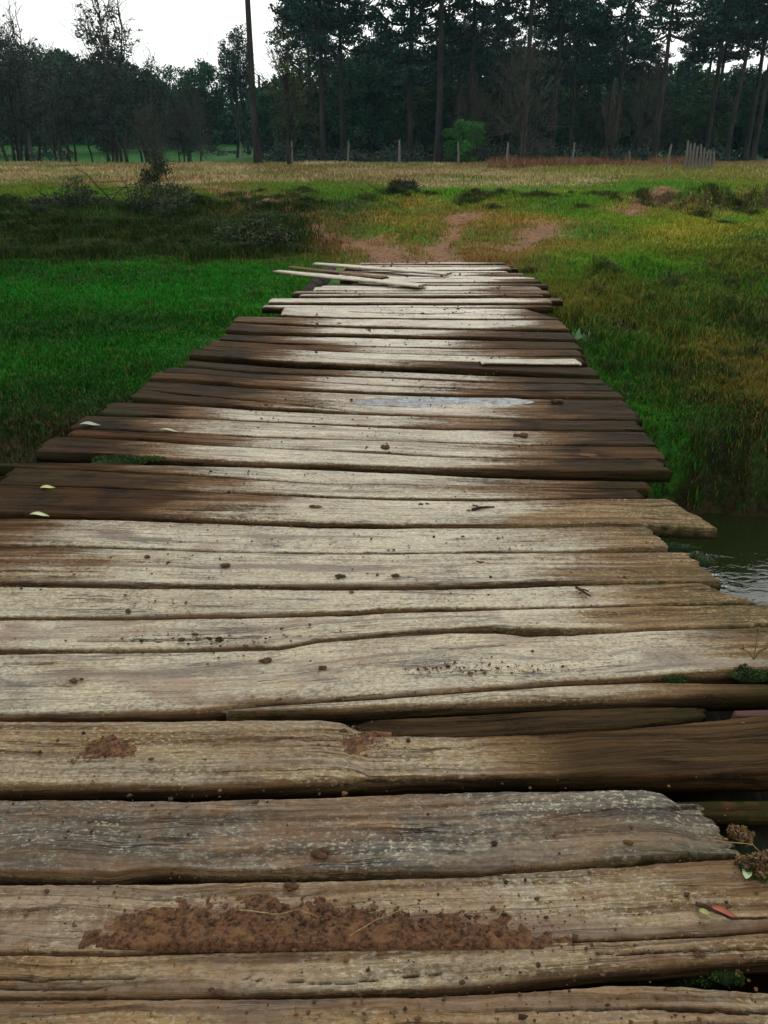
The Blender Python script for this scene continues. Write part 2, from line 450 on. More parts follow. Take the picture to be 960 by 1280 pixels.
def ground_color(X, Y):
    X = np.asarray(X, float); Y = np.asarray(Y, float)
    n1 = fbm(X * 0.5, Y * 0.4, 31, 4); n2 = fbm(X * 1.9, Y * 1.5, 41, 4); n0 = fbm(X * 0.13, Y * 0.13, 51, 3)
    c = np.broadcast_to(MIDG, X.shape + (3,)).copy()
    # right side: green, rust and yellow patches, with shade and light of the relief painted in
    c = lerp(c, YEL, sstep(-0.05, 0.45, n1 + 0.35 * np.exp(-((X - 5.2) / 2.6) ** 2 - ((Y - 13) / 3.2) ** 2) - 0.15))
    c = lerp(c, RUST, sstep(0.15, 0.5, n2 + 0.3 * n1) * 0.6)
    nearb = (1 - sstep(10.5, 13, Y)) * sstep(1.2, 1.8, X)
    c = lerp(c, lerp(np.broadcast_to(DARKG * 1.15, c.shape), LAWN, sstep(-0.1, 0.3, n2)), nearb * 0.85)
    c = lerp(c, RUST * 0.75, nearb * sstep(0.08, 0.4, n1 + 0.5 * n2) * 0.8)
    c = lerp(c, np.array([0.006, 0.014, 0.003]), nearb * sstep(0.0, 0.22, fbm(X * 1.4, Y * 1.1, 73, 4)) * 0.9)  # shade of hollows painted as near-black green patches
    c = lerp(c, np.array([0.030, 0.150, 0.010]), nearb * sstep(0.08, 0.3, fbm(X * 1.7 + 5, Y * 1.3, 75, 4)) * 0.8)  # lighter mound tops painted as bright green patches against the hollows
    hol = sstep(10.5, 13, Y) * sstep(3.0, 5.0, X) * (1 - sstep(22, 26, Y))
    c = lerp(c, np.array([0.012, 0.034, 0.005]), hol * sstep(0.05, 0.3, fbm(X * 0.7, Y * 0.45, 74, 4)) * 0.8)  # hollow shade put into the colour farther back as well
    # middle rough between the bridge end and the field
    mid = sstep(13, 14.5, Y) * (1 - sstep(25, 28, Y)) * (1 - sstep(3.0, 5.5, X)) * sstep(-6.5, -2.5, X - 0.0)
    c = lerp(c, lerp(np.broadcast_to(OLIVE, c.shape), RUST * 1.15, sstep(-0.25, 0.3, n1 + 0.3 * n2)), mid * 0.9)
    c = lerp(c, MIDG, mid * sstep(0.0, 0.35, fbm(X * 0.9, Y * 0.5, 71, 3)) * 0.9)
    # left: lawn, then dark scrubby bank, then olive top
    lf = 1 - sstep(-2.0, -0.6, X - 0.07 * (Y - 6))
    lawn = lf * (1 - sstep(13.6, 15.4, Y + 1.3 * n1))
    bank = lf * sstep(13.6, 15.4, Y + 1.3 * n1) * (1 - sstep(21.5, 24, Y + 1.0 * n1))
    top = lf * sstep(21.5, 24, Y + n1)
    c = lerp(c, LAWN * 1.0, lawn)
    c = lerp(c, np.array([0.009, 0.026, 0.004]), lawn * sstep(-0.12, 0.25, fbm(X * 0.9, Y * 0.9, 33, 5)) * 0.85)
    c = lerp(c, np.array([0.035, 0.075, 0.008]), lawn * sstep(0.1, 0.5, n2) * 0.6)
    c = lerp(c, lerp(np.broadcast_to(DARKG * 1.5, c.shape), OLIVE * 0.55, sstep(-0.1, 0.35, n1 + 0.4 * n2)), bank)
    c = lerp(c, BROWN * 0.8, bank * sstep(0.05, 0.4, n2) * 0.6)
    c = lerp(c, lerp(np.broadcast_to(OLIVE, c.shape), MIDG * 0.8, sstep(-0.1, 0.3, n2)), top)
    # the pale field
    fld = sstep(27.5, 33, Y + 2.5 * n1 + 0.8 * n2)
    st = lerp(np.broadcast_to(STRAW, c.shape), np.array([0.12, 0.150, 0.030]), sstep(-0.12, 0.2, fbm(X * 0.35, Y * 0.16, 34, 4) + 0.3 * n2))
    st = lerp(st, np.array([0.19, 0.115, 0.05]), sstep(0.0, 0.25, fbm(X * 0.5, Y * 0.2, 35, 4)) * 0.8)
    st = lerp(st, np.array([0.42, 0.33, 0.18]), sstep(0.1, 0.35, fbm(X * 0.8, Y * 0.35, 36, 4)) * 0.7)
    c = lerp(c, st, fld)
    rightf = fld * sstep(2, 10, X - 0.05 * Y) * (1 - sstep(46, 60, Y))
    c = lerp(c, np.array([0.17, 0.18, 0.028]), rightf * 0.75)
    c = lerp(c, np.array([0.17, 0.085, 0.042]), sstep(50, 56, Y + 4 * n1) * (1 - sstep(66, 74, Y)) * sstep(5, 9, X) * 0.6)
    # lush green ground under and beyond the trees
    far = sstep(70, 78, Y + 5 * n0)
    c = lerp(c, np.array([0.020, 0.105, 0.012]), far)
    c = lerp(c, lerp(np.broadcast_to(BROWN * 0.45, c.shape), DARKG * 0.6, sstep(-0.2, 0.3, n2)), 1 - sstep(3.4, 4.2, Y))
    # bare soil tracks
    for pts, w in zip(SOIL, SOILW):
        d = poly_dist(X + 0.3 * n1, Y + 0.4 * n2, pts)
        c = lerp(c, SOILC, (1 - sstep(w * 0.2, w * 1.5, d + 0.26 * fbm(X * 1.6, Y * 1.2, 46, 5))) * 0.92)
    # dark mud at the creek and below ledges
    z = terrain_z(X, Y)
    c = lerp(c, BROWN * 0.7, (1 - sstep(-1.22, -0.95, z)))
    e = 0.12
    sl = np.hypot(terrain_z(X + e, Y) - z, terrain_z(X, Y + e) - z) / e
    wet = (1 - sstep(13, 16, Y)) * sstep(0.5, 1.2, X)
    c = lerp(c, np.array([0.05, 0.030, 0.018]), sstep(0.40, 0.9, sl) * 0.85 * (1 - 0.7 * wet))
    return c


def build_terrain():
    def axis(segs):
        out = []
        for a, b, st in segs: out += list(np.arange(a, b, st))
        return np.array(out + [segs[-1][1]])
    ys = axis(((-60, -4, 6), (-4, 4.5, 0.25), (4.5, 14, 0.05), (14, 32, 0.10), (32, 80, 0.5), (80, 160, 2.5), (160, 500, 34)))
    xs = axis(((-400, -100, 30), (-100, -30, 3), (-30, -12, 0.5), (-12, 10, 0.09), (10, 20, 0.2), (20, 40, 0.6), (40, 100, 3), (100, 400, 30)))
    X, Y = np.meshgrid(xs, ys)
    Z = terrain_z(X, Y)
    n, m = X.shape
    V = np.stack([X, Y, Z], -1).reshape(-1, 3)
    i = np.arange(n - 1)[:, None] * m; j = np.arange(m - 1)[None, :]
    Fq = np.stack([i + j, i + j + 1, i + m + j + 1, i + m + j], -1).reshape(-1, 4)
    c = ground_color(X, Y).reshape(-1, 3)
    c = np.hstack([c, np.ones((len(c), 1))])
    nt = NT('ground_soil_and_turf')
    col = nt.attr('col', 'Color')
    pos = nt.n('ShaderNodeNewGeometry').outputs['Position']
    k = nt.noise(pos, 9, 8, 0.7)
    k2 = nt.noise(pos, 45, 4, 0.6)
    v = nt.math('MULTIPLY', nt.ramp(k, 0.3, 0.7, 0.45, 1.35), nt.ramp(k2, 0.3, 0.7, 0.7, 1.2))
    mul = nt.n('ShaderNodeVectorMath', operation='SCALE'); nt.t.links.new(col, mul.inputs[0]); nt.t.links.new(v, mul.inputs['Scale'])
    mat = nt.out(mul.outputs[0], 0.9, nt.bump(k, 0.8, 0.06), spec=0.15)
    o = link('ground', make_mesh('ground', V, Fq, mat, {'col': ('FLOAT_COLOR', c)}, True))
    tag(o, 'grassy creek banks and pale field running back to the trees', None, kind='structure')
    return o


build_terrain()

# creek water
nt = NT('creek_water')
pos = nt.n('ShaderNodeNewGeometry').outputs['Position']
w1 = nt.noise(nt.scale(pos, (3.0, 7.0, 1)), 1.6, 3, 0.5, 0.6)
w2 = nt.noise(nt.scale(pos, (5.0, 12.0, 1)), 2.5, 2, 0.5)
nt.out((0.014, 0.020, 0.006), 0.03, nt.bump(nt.math('ADD', w1, nt.math('MULTIPLY', w2, 0.25)), 0.25, 0.03), spec=0.95)
me = make_mesh('creek_water', [(-60, -3, -1.2), (60, -3, -1.2), (60, 7.6, -1.2), (-60, 7.6, -1.2)], np.array([[0, 1, 2, 3]]), nt.m)
tag(link('creek_water', me), 'dark olive creek water passing under the bridge', kind='structure')


# ------------------------------------------------------------------ grass
def blades(name, label, xr, yr, count, hgt, wid, cond=None, lean=0.5, tint=1.0, dens_pow=1.6, vary=0.5, seed=1, cat='grass', colf=None):
    g = np.random.default_rng(seed)
    y0, y1 = yr
    u = g.uniform(0, 1, count * 2)
    p = 1 - dens_pow
    Y = (y0 ** p + u * (y1 ** p - y0 ** p)) ** (1 / p)
    # spread in X proportional to distance band
    X = g.uniform(0, 1, len(Y)) * (xr[1] - xr[0]) + xr[0]
    keep = np.abs(X) < 0.56 * Y * 1.0 + (1.6 if yr[1] > 4 else 6)
    X, Y = X[keep], Y[keep]
    if cond is not None:
        k = cond(X, Y); X, Y = X[k], Y[k]
    X, Y = X[:count], Y[:count]
    N = len(X)
    Z = terrain_z(X, Y)
    q_ = np.minimum(0.05 * Y + 0.05, 0.55)
    c = ground_color(X + g.normal(0, 1, len(X)) * q_, Y + g.normal(0, 1, len(X)) * q_) if colf is None else colf(X, Y)
    n2 = fbm(X * 2.2, Y * 2.2, 77, 3)
    sc_ = 0.55 + 0.9 * np.clip(n2 * 0.8 + 0.5, 0, 1)
    far = np.clip(Y / 7.0, 1, 6) ** 0.75
    h = hgt * g.uniform(0.45, 1.25, N) * sc_ * (0.6 + 0.4 * far)
    w = wid * g.uniform(0.6, 1.3, N) * far
    th = g.uniform(0, 2 * math.pi, N)
    ln = g.uniform(0, lean, N) * h; la = g.uniform(0, 2 * math.pi, N)
    b = np.stack([X, Y, Z - 0.01], -1)
    s = np.stack([np.cos(th) * w, np.sin(th) * w, np.zeros(N)], -1)
    mid = b + np.stack([np.cos(la) * ln * 0.3, np.sin(la) * ln * 0.3, h * 0.6], -1)
    tip = b + np.stack([np.cos(la) * ln, np.sin(la) * ln, h], -1)
    V = np.stack([b - s, b + s, mid + s * 0.6, mid - s * 0.6, tip], 1).reshape(-1, 3)
    i = np.arange(N)[:, None] * 5
    Fq = i + np.array([[0, 1, 2, 3]]); Ft = i + np.array([[3, 2, 4]])
    br = tint * g.uniform(1 - vary, 1 + vary, N)
    c = c * br[:, None]
    dry = g.uniform(0, 1, N) < 0.07
    c[dry] = c[dry] * 0.4 + STRAW * 0.4
    cc = np.repeat(np.hstack([c, np.ones((N, 1))])[:, None, :], 5, 1).reshape(-1, 4)
    o = link(name, make_mesh(name, V, [Fq, Ft], M['blade'], {'col': ('FLOAT_COLOR', cc)}))
    tag(o, label, cat, kind='stuff')
    return o


nt = NT('grass_blade')
M['blade'] = nt.out(nt.attr('col', 'Color'), 0.7, spec=0.05)


def off_deck(X, Y):
    left_e = np.interp(Y, [4, 6.2, 8.2, 11, 13.3], [-1.95, -1.72, -1.35, -1.0, -0.8])
    right_e = np.interp(Y, [4, 6.2, 8.2, 11, 13.3], [1.42, 1.52, 1.72, 1.90, 2.0])
    return ~((X > left_e) & (X < right_e) & (Y < 13.25))


def off_soil(X, Y):
    ok = np.ones(X.shape, bool)
    n = fbm(X * 1.9, Y * 1.5, 41, 4)
    for pts, w in zip(SOIL, SOILW):
        ok &= (poly_dist(X + 0.3 * fbm(X * 0.5, Y * 0.4, 31, 4), Y + 0.4 * n, pts) + 0.26 * fbm(X * 1.6, Y * 1.2, 46, 5) > w * np.random.default_rng(3).uniform(0.15, 1.5, X.shape))
    return ok


def c_lawn(X, Y): return off_deck(X, Y) & (X < cx(Y)) & (terrain_z(X, Y) > -0.75)
def c_right(X, Y): return off_deck(X, Y) & (X > cx(Y)) & (terrain_z(X, Y) > -1.17)
def c_mid(X, Y): return off_soil(X, Y) & off_deck(X, Y)


blades('lawn_grass', 'short bright green grass left of the bridge', (-11, -0.8), (4.9, 16.5), 350000, 0.048, 0.0045, c_lawn, 0.9, 1.15, 1.7, 0.75, 1)
blades('bank_grass', 'dark green and rusty tufted grass on the right creek bank', (1.3, 9.5), (5.6, 14.5), 320000, 0.066, 0.0042, c_right, 0.8, 1.5, 1.5, 0.55, 2)
blades('rough_grass', 'olive and brown rough grass beyond the far end of the bridge', (-17, 17), (13.3, 31), 330000, 0.055, 0.005, c_mid, 0.8, 1.3, 1.1, 0.55, 3)
blades('field_grass', 'dry straw coloured grass covering the far field', (-42, 42), (30, 74), 90000, 0.075, 0.008, lambda X, Y: np.ones(X.shape, bool), 0.8, 1.05, 1.2, 0.4, 4)


def c_near(X, Y):
    return (X > 1.45) & (terrain_z(X, Y) > -0.5)


blades('near_bank_grass', 'dark green grass on the bank beside the near end of the bridge', (1.4, 6.5), (0.2, 2.7), 60000, 0.07, 0.004, c_near, 0.8, 1.6, 0.5, 0.6, 9)


def tussocks(name, label, spots, mat_cols, seed, hh=0.22, per=260):
    g = np.random.default_rng(seed)
    Xs, Ys, hs = [], [], []
    for (x, y, r) in spots:
        n = int(per * (r / 0.3) ** 1.5)
        a = g.uniform(0, 6.283, n); q = np.abs(g.normal(0, 0.55, n)) * r
        Xs.append(x + np.cos(a) * q); Ys.append(y + np.sin(a) * q); hs.append(hh * (0.5 + r) * g.uniform(0.4, 1.2, n) * (1.1 - 0.4 * np.clip(q / r, 0, 1)))
    X = np.concatenate(Xs); Y = np.concatenate(Ys); h = np.concatenate(hs)
    k = off_deck(X, Y) & (terrain_z(X, Y) > -1.05)
    X, Y, h = X[k], Y[k], h[k]
    N = len(X); Z = terrain_z(X, Y)
    far = np.clip(Y / 9, 1, 3)
    w = 0.004 * far * g.uniform(0.6, 1.4, N)
    la = g.uniform(0, 6.283, N); ln = h * g.uniform(0.2, 1.1, N); th = g.uniform(0, 6.283, N)
    b = np.stack([X, Y, Z - 0.01], -1); s = np.stack([np.cos(th) * w, np.sin(th) * w, 0 * w], -1)
    mid = b + np.stack([np.cos(la) * ln * 0.35, np.sin(la) * ln * 0.35, h * 0.65], -1)
    tip = b + np.stack([np.cos(la) * ln, np.sin(la) * ln, h * 0.8], -1)
    V = np.stack([b - s, b + s, mid + s * 0.6, mid - s * 0.6, tip], 1).reshape(-1, 3)
    i = np.arange(N)[:, None] * 5
    mc = np.array(mat_cols)
    c = mc[g.integers(0, len(mc), N)] * g.uniform(0.5, 1.3, N)[:, None]
    cc = np.repeat(np.hstack([c, np.ones((N, 1))])[:, None, :], 5, 1).reshape(-1, 4)
    o = link(name, make_mesh(name, V, [i + np.array([[0, 1, 2, 3]]), i + np.array([[3, 2, 4]])], M['blade'], {'col': ('FLOAT_COLOR', cc)}))
    tag(o, label, 'grass', kind='stuff')


g_ = np.random.default_rng(5)
sp = [(x, y, r) for x, y, r in zip(g_.uniform(1.9, 7.5, 90), g_.uniform(6.0, 12.5, 90), g_.uniform(0.12, 0.38, 90))]
tussocks('reed_tussocks', 'taller dark green and dry tufts on the right bank', sp, [(0.02, 0.06, 0.01), (0.015, 0.045, 0.008), (0.13, 0.085, 0.03), (0.03, 0.08, 0.012)], 6)
sp = [(x, y, r) for x, y, r in zip(g_.uniform(-14, -1.8, 200), g_.uniform(14.5, 21.8, 200), g_.uniform(0.25, 0.9, 200))]
lw = [(x, y, r) for x, y, r in zip(g_.uniform(-8, -1.6, 120), g_.uniform(5.4, 15, 120), g_.uniform(0.06, 0.2, 120))]
tussocks('lawn_weeds', 'small taller weeds dotted through the bright green grass on the left', lw, [(0.02, 0.10, 0.01), (0.05, 0.10, 0.012), (0.10, 0.09, 0.03), (0.012, 0.05, 0.008)], 16, 0.16)
tussocks('scrub_tussocks', 'dark scrubby weeds covering the left bank', sp, [(0.014, 0.048, 0.006), (0.028, 0.075, 0.008), (0.065, 0.050, 0.014), (0.008, 0.024, 0.004)], 7, 0.24, 240)
sp = [(x, y, r) for x, y, r in zip(g_.uniform(-6, 14, 60), g_.uniform(22.5, 27, 60), g_.uniform(0.25, 0.7, 60))]
tussocks('lip_tussocks', 'green weeds along the low step before the field', sp, [(0.02, 0.05, 0.008), (0.05, 0.07, 0.012), (0.09, 0.07, 0.02)], 8, 0.2, 160)

# ------------------------------------------------------------------ the bridge
bridge = empty('wooden_bridge', (0, 0, 0))
tag(bridge, 'old low bridge of uneven weathered planks smeared with dried mud over the creek', 'bridge')
LM_Y = [0.9, 1.9, 2.6, 3.1, 3.6, 4.2, 5.2, 6.0, 6.8, 7.6, 9, 13.5]
LM_L = [-2.2, -2.0, -1.7, -1.25, -0.92, -1.05, -0.95, -0.78, -0.62, -1.15, -1.3, -1.1]
LM_R = [1.2, 1.1, 1.0, 0.80, 0.75, 0.85, 0.78, 0.72, 0.80, 1.25, 1.6, 1.7]
EDGE_L, EDGE_R = -1.95, 1.36
PK = {}


def plank(top, bot, xl=None, xr=None, dz=0.0, thick=0.065, cracks=(), mud=1.0, mudmin=0.0, grey=0.0, moss=0.0, soil=(), slantl=0.0, slantr=0.0,
          label=None, rnd=0.02, seed=0, dip=(), mossend=0.5, name='plank', darkr=None, tilt=0.0):
    g = np.random.default_rng(seed + 100)
    T = np.array([on_plane(*p) for p in top]); B = np.array([on_plane(*p) for p in bot])
    ym = 0.5 * (T[:, 1].mean() + B[:, 1].mean())
    zc = ym * CP + H * SP
    XL = EDGE_L + g.uniform(-0.08, 0.06) if xl is None else (xl - 480) / F * zc
    XR = EDGE_R + g.uniform(-0.03, 0.08) if xr is None else (xr - 480) / F * zc
    sx = float(np.clip(0.0032 * zc, 0.0065, 0.05)); sy = float(np.clip(0.0019 * zc, 0.0034, 0.05))
    nx = int((XR - XL) / sx)
    wd = abs(T[:, 1].mean() - B[:, 1].mean())
    nv = int(np.clip(wd / sy, 9, 90))
    u = np.linspace(0, 1, nx)
    v = np.linspace(0, 1, nv)
    v = 0.5 - 0.5 * np.cos(math.pi * v) * 0.35 + (v - 0.5) * 0.65   # denser rows at the edges
    v = (v - v[0]) / (v[-1] - v[0])
    s1 = seed * 13.7
    rL = (fbm(v * 9 + s1, v * 0, seed + 1, 4) * 0.020 + fbm(v * 60 + s1, v * 0, seed + 4, 2) * 0.006) + slantl * (v - 0.5)
    rR = (fbm(v * 9 + s1, v * 0 + 7, seed + 2, 4) * 0.020 + fbm(v * 60 + s1, v * 0, seed + 5, 2) * 0.006) + slantr * (v - 0.5)
    U, Vv = np.meshgrid(u, v)
    X = (XL + rL[:, None]) * (1 - U) + (XR + rR[:, None]) * U

    def edge(P, x, sd):
        y = np.interp(x, P[:, 0], P[:, 1])
        y = np.where(x < P[0, 0], P[0, 1] + (x - P[0, 0]) * 0.0, y)
        j = fbm(x * 2.2, x * 0 + sd, seed + sd, 3) * 0.005 + fbm(x * 14, x * 0 + sd, seed + sd + 3, 3) * 0.0028 + fbm(x * 90, x * 0, seed + sd + 6, 2) * 0.0012
        return y + j * min(1.0, wd / 0.12)
    yt = edge(T, X, 3) - (0.0022 if ym < 2.6 else 0.0); yb = edge(B, X, 5) + (0.0032 if ym < 2.6 else 0.0)
    yt = np.maximum(yt, yb + 0.004)
    Y = yb + (yt - yb) * Vv
    wloc = yt - yb
    eN = (Y - yb); eF = (yt - Y)
    rr = np.minimum(rnd * (0.65 if ym < 2.2 else 0.4), wloc * 0.3) * (1 + 0.5 * fbm(X * 3, X * 0, seed + 8, 3))
    rf = rr * 0.55
    dropN = np.where(eN < rr, rr - np.sqrt(np.maximum(rr ** 2 - (rr - eN) ** 2, 0)), 0)
    dropF = np.where(eF < rf, rf - np.sqrt(np.maximum(rf ** 2 - (rf - eF) ** 2, 0)), 0)
    eX = np.minimum(X - X[:, :1], X[:, -1:] - X)
    dropX = np.where(eX < 0.02, 0.008 * (1 - np.clip(eX, 0, 0.02) / 0.02) ** 2, 0)
    yl = Y - 0.5 * (yt + yb)            # grain runs along the plank
    gr = fbm(X * 2.5 + s1, yl * 95, seed + 11, 3) * 0.0022 + fbm(X * 1.0 + s1, yl * 12, seed + 12, 2) * 0.003 + fbm(X * 22, Y * 40, seed + 13, 3) * 0.0012
    sag = 0.006 * fbm(X * 0.8 + s1, X * 0, seed + 14, 2)
    Z = dz + gr + sag - dropN - dropF - dropX + tilt * (Vv - 0.5)
    crack = np.zeros_like(X)
    for (pts, w, dep) in cracks:        # pts in photo pixels, w half width in m
        P = np.array([on_plane(*p) for p in pts])
        yc = np.interp(X, P[:, 0], P[:, 1]) + fbm(X * 25, X * 0, seed + 31, 3) * 0.003
        tt = np.clip((X - P[0, 0]) / (P[-1, 0] - P[0, 0]), 0, 1)
        ww = w * (np.sin(math.pi * tt) ** 0.5) * (1 + 0.6 * fbm(X * 9, X * 0, seed + 32, 2))
        inx = (X > P[0, 0]) & (X < P[-1, 0])
        k = np.where(inx, 1 - sstep(0.35, 1.0, np.abs(Y - yc) / (ww + 1e-5)), 0)
        crack = np.maximum(crack, k); Z = Z - dep * k
    for (cxp, cyp, rx, ry, dep) in dip:
        x0, y0 = on_plane(cxp, cyp)
        k = np.exp(-((X - x0) / rx) ** 4 - ((Y - y0) / ry) ** 4)
        Z = Z - dep * k
    # surface dirt attributes
    ml = np.interp(Y, LM_Y, LM_L); mr = np.interp(Y, LM_Y, LM_R)
    wob = 0.22 * fbm(X * 1.5 + 3, Y * 3.5, 61, 4) + 0.10 * fbm(X * 5, Y * 20 + seed, 62, 3) + g.uniform(-0.08, 0.08)
    wob = wob + 0.16 * fbm(X * 1.3 + 9, Y * 55, 67, 3)
    wob = wob + 0.22 * fbm(X * 2.6 + seed, Y * 12 + seed, 69, 5)
    bo1, bo2 = g.uniform(-0.34, 0.30), g.uniform(-0.30, 0.34)
    m = sstep(-0.55, 0.60, X - ml + bo1 + wob) * (1 - sstep(-0.60, 0.52, X - mr + bo2 + wob))
    if darkr is not None:
        m = m * (1 - 0.85 * sstep(darkr - 0.15, darkr + 0.2, X))
    m0 = m
    m = np.maximum(m * mud * (0.93 + 0.25 * fbm(X * 1.1 + seed, Y * 5, 68, 4)), mudmin) * (1 - 0.75 * np.clip(dropN / 0.012, 0, 1))
    outer = 1 - sstep(0, 0.55, np.minimum(X - XL, XR - X) + 0.15 * fbm(X * 3, Y * 9, 64, 3))
    ms = np.clip(moss + mossend * outer * np.clip(0.6 + fbm(X * 2.5, Y * 8, 65, 3) * 1.6, 0, 1.4) + 0.5 * np.clip(dropN / 0.012, 0, 1) * outer, 0, 1)
    so = np.zeros_like(X)
    for (cxp, cyp, rx, ry, a) in soil:
        x0, y0 = on_plane(cxp, cyp)
        so = np.maximum(so, a * np.exp(-((X - x0) / rx) ** 2 - ((Y - y0) / ry) ** 2))
    skin = np.stack([m, ms, crack, np.ones_like(m)], -1)
    gd = np.clip(grey + 0.15 * fbm(X * 2, Y * 6, 66, 3), 0, 1) * ((0.10 + 0.9 * m0) if grey < 0.9 else 1)
    if 8 <= seed <= 13:
        gd = np.maximum(gd, 0.60 * sstep(0.35, 0.75, X + 0.25 * fbm(X * 3, Y * 14, 58, 4)))
    gd = gd * (1 - 0.8 * np.clip(dropN / 0.014, 0, 1))
    grain = np.stack([X + seed * 3.1, yl + seed * 1.7, Z], -1)
    # ring: top rows, then far bottom row, near bottom row
    fr = 0.012 * g.uniform(0.3, 1)
    def extra(Yr, Zr): return np.stack([X[0] if True else X[0], Yr, Zr], -1)
    far_mid = np.stack([X[-1], Y[-1] + 0.001, Z[-1] - thick * 0.5], -1)
    far_bot = np.stack([X[-1], Y[-1] - fr, np.full(nx, dz - thick)], -1)
    near_bot = np.stack([X[0], Y[0] + fr, np.full(nx, dz - thick)], -1)
    near_mid = np.stack([X[0], Y[0] - 0.001, Z[0] - (thick - 0.02) * 0.5], -1)
    Vt = np.concatenate([np.stack([X, Y, Z], -1), far_mid[None], far_bot[None], near_bot[None], near_mid[None]], 0)
    K = nv + 4
    def ext(a, vals):
        return np.concatenate([a, a[-1:], a[-1:], a[:1], a[:1]], 0)
    skin = ext(skin, None); skin[nv:, :, 0] = 0.0; skin[nv:, :, 1] = np.maximum(skin[nv:, :, 1], 0.3)
    gd = ext(gd, None); so = ext(so, None)
    grain = ext(grain, None); grain[nv:, :, 2] += np.array([0.03, 0.06, 0.06, 0.03])[:, None]
    so[nv:] = 0
    i = np.arange(K)[:, None]; i2 = (i + 1) % K; j = np.arange(nx - 1)[None, :]
    Fq = np.stack([i * nx + j, i * nx + j + 1, i2 * nx + j + 1, i2 * nx + j], -1).reshape(-1, 4)
    c0 = np.arange(K)[::-1] * nx; c1 = np.arange(K) * nx + nx - 1
    me = make_mesh(name, Vt.reshape(-1, 3), [Fq, c0[None, :], c1[None, :]], M['wood'],
                   {'skin': ('FLOAT_COLOR', skin.reshape(-1, 4)), 'grey': ('FLOAT', gd.ravel()), 'soil': ('FLOAT', so.ravel()),
                    'grain': ('FLOAT_VECTOR', grain.reshape(-1, 3))}, True)
    o = link(name, me, bridge)
    if label: o['label'] = label
    return o


# nearest plank first: upper edge, lower edge (measured in the photograph, laid on the deck plane)
P_ = plank
P_([(0, 1250), (240, 1247), (480, 1243), (620, 1238), (760, 1230), (850, 1230), (880, 1233), (960, 1238)], [(0, 1350), (960, 1350)], mud=0.52, grey=0.5, seed=1, rnd=0.012,
   cracks=[([(-60, 1302), (300, 1290), (500, 1296)], 0.004, 0.012), ([(620, 1262), (800, 1258), (1000, 1270)], 0.004, 0.012)], label='weathered grey tan plank along the bottom of the picture')
P_([(0, 1191), (150, 1192), (250, 1188), (480, 1183), (680, 1176), (880, 1168), (960, 1163)], [(0, 1247), (240, 1244), (480, 1239), (600, 1230), (680, 1220), (760, 1213), (880, 1203), (960, 1198)],
   mud=0.55, grey=0.5, seed=2, rnd=0.016, cracks=[([(-200, 1226), (120, 1222), (240, 1218)], 0.004, 0.012), ([(300, 1222), (420, 1228), (560, 1215)], 0.0025, 0.008), ([(700, 1196), (850, 1188), (1000, 1184)], 0.003, 0.008), ([(-200, 1236), (0, 1235), (150, 1236)], 0.003, 0.01)],
   label='pale tan plank with long grain cracks and a dark knot')
P_([(0, 1105), (200, 1106), (480, 1101), (605, 1094), (680, 1088), (800, 1080), (905, 1073), (960, 1070)], [(0, 1189), (150, 1190), (250, 1186), (480, 1181), (680, 1174), (880, 1166), (960, 1161)],
   mud=0.62, grey=0.55, seed=3, rnd=0.010, soil=[(290, 1155, 0.36, 0.060, 1.0), (520, 1158, 0.36, 0.038, 0.95), (60, 1140, 0.3, 0.06, 0.42), (400, 1120, 0.4, 0.04, 0.35)], label='plank carrying a heap of reddish soil')
P_([(0, 1001), (140, 1000), (250, 1003), (480, 995), (600, 990), (680, 988), (800, 985), (826, 990), (845, 1003), (960, 1004)], [(0, 1089), (140, 1093), (190, 1086), (215, 1085), (270, 1090), (480, 1087), (600, 1090), (680, 1083), (800, 1073), (870, 1067)],
   xr=903, mud=0.42, grey=1.0, seed=4, rnd=0.010, slantr=-0.05, soil=[(370, 1045, 0.16, 0.05, 0.36), (200, 1050, 0.1, 0.05, 0.3), (405, 1075, 0.05, 0.015, 0.8)], moss=0.10, mossend=0.5,
   cracks=[([(820, 1012), (850, 1010), (890, 1008)], 0.006, 0.03)], label='grey plank with a broken mossy right end')
P_([(0, 901), (240, 900), (400, 899), (425, 903), (445, 912), (460, 921), (560, 921), (680, 918), (780, 912), (880, 901), (960, 893)], [(0, 986), (200, 983), (480, 974), (640, 971), (780, 970), (960, 968)],
   mud=0.56, grey=0.45, seed=5, rnd=0.022, darkr=0.35, moss=0.12, soil=[(130, 935, 0.07, 0.04, 1.0), (460, 925, 0.05, 0.03, 0.8), (420, 935, 0.3, 0.03, 0.4), (60, 940, 0.2, 0.06, 0.35)], label='wide brown plank darkening to wet wood at the right')
P_([(442, 898), (470, 891), (600, 886), (720, 879), (800, 875), (885, 877)], [(445, 906), (480, 913), (560, 916), (680, 910), (780, 904), (860, 895), (890, 889)],
   xl=441, xr=888, dz=-0.02, mud=0.40, grey=0.3, seed=6, rnd=0.02, darkr=-0.3, moss=0.1, label='short split plank wedged in the gap')
P_([(281, 886.5), (340, 880.5), (410, 875.8), (480, 871), (605, 862), (705, 854.5), (830, 850), (900, 852), (960, 853)], [(281, 888), (410, 884), (480, 880), (630, 875), (780, 871.5), (905, 869), (960, 868)],
   xl=282, mud=0.78, grey=0.4, seed=7, rnd=0.012, dz=-0.004, label='thin pale split strip')
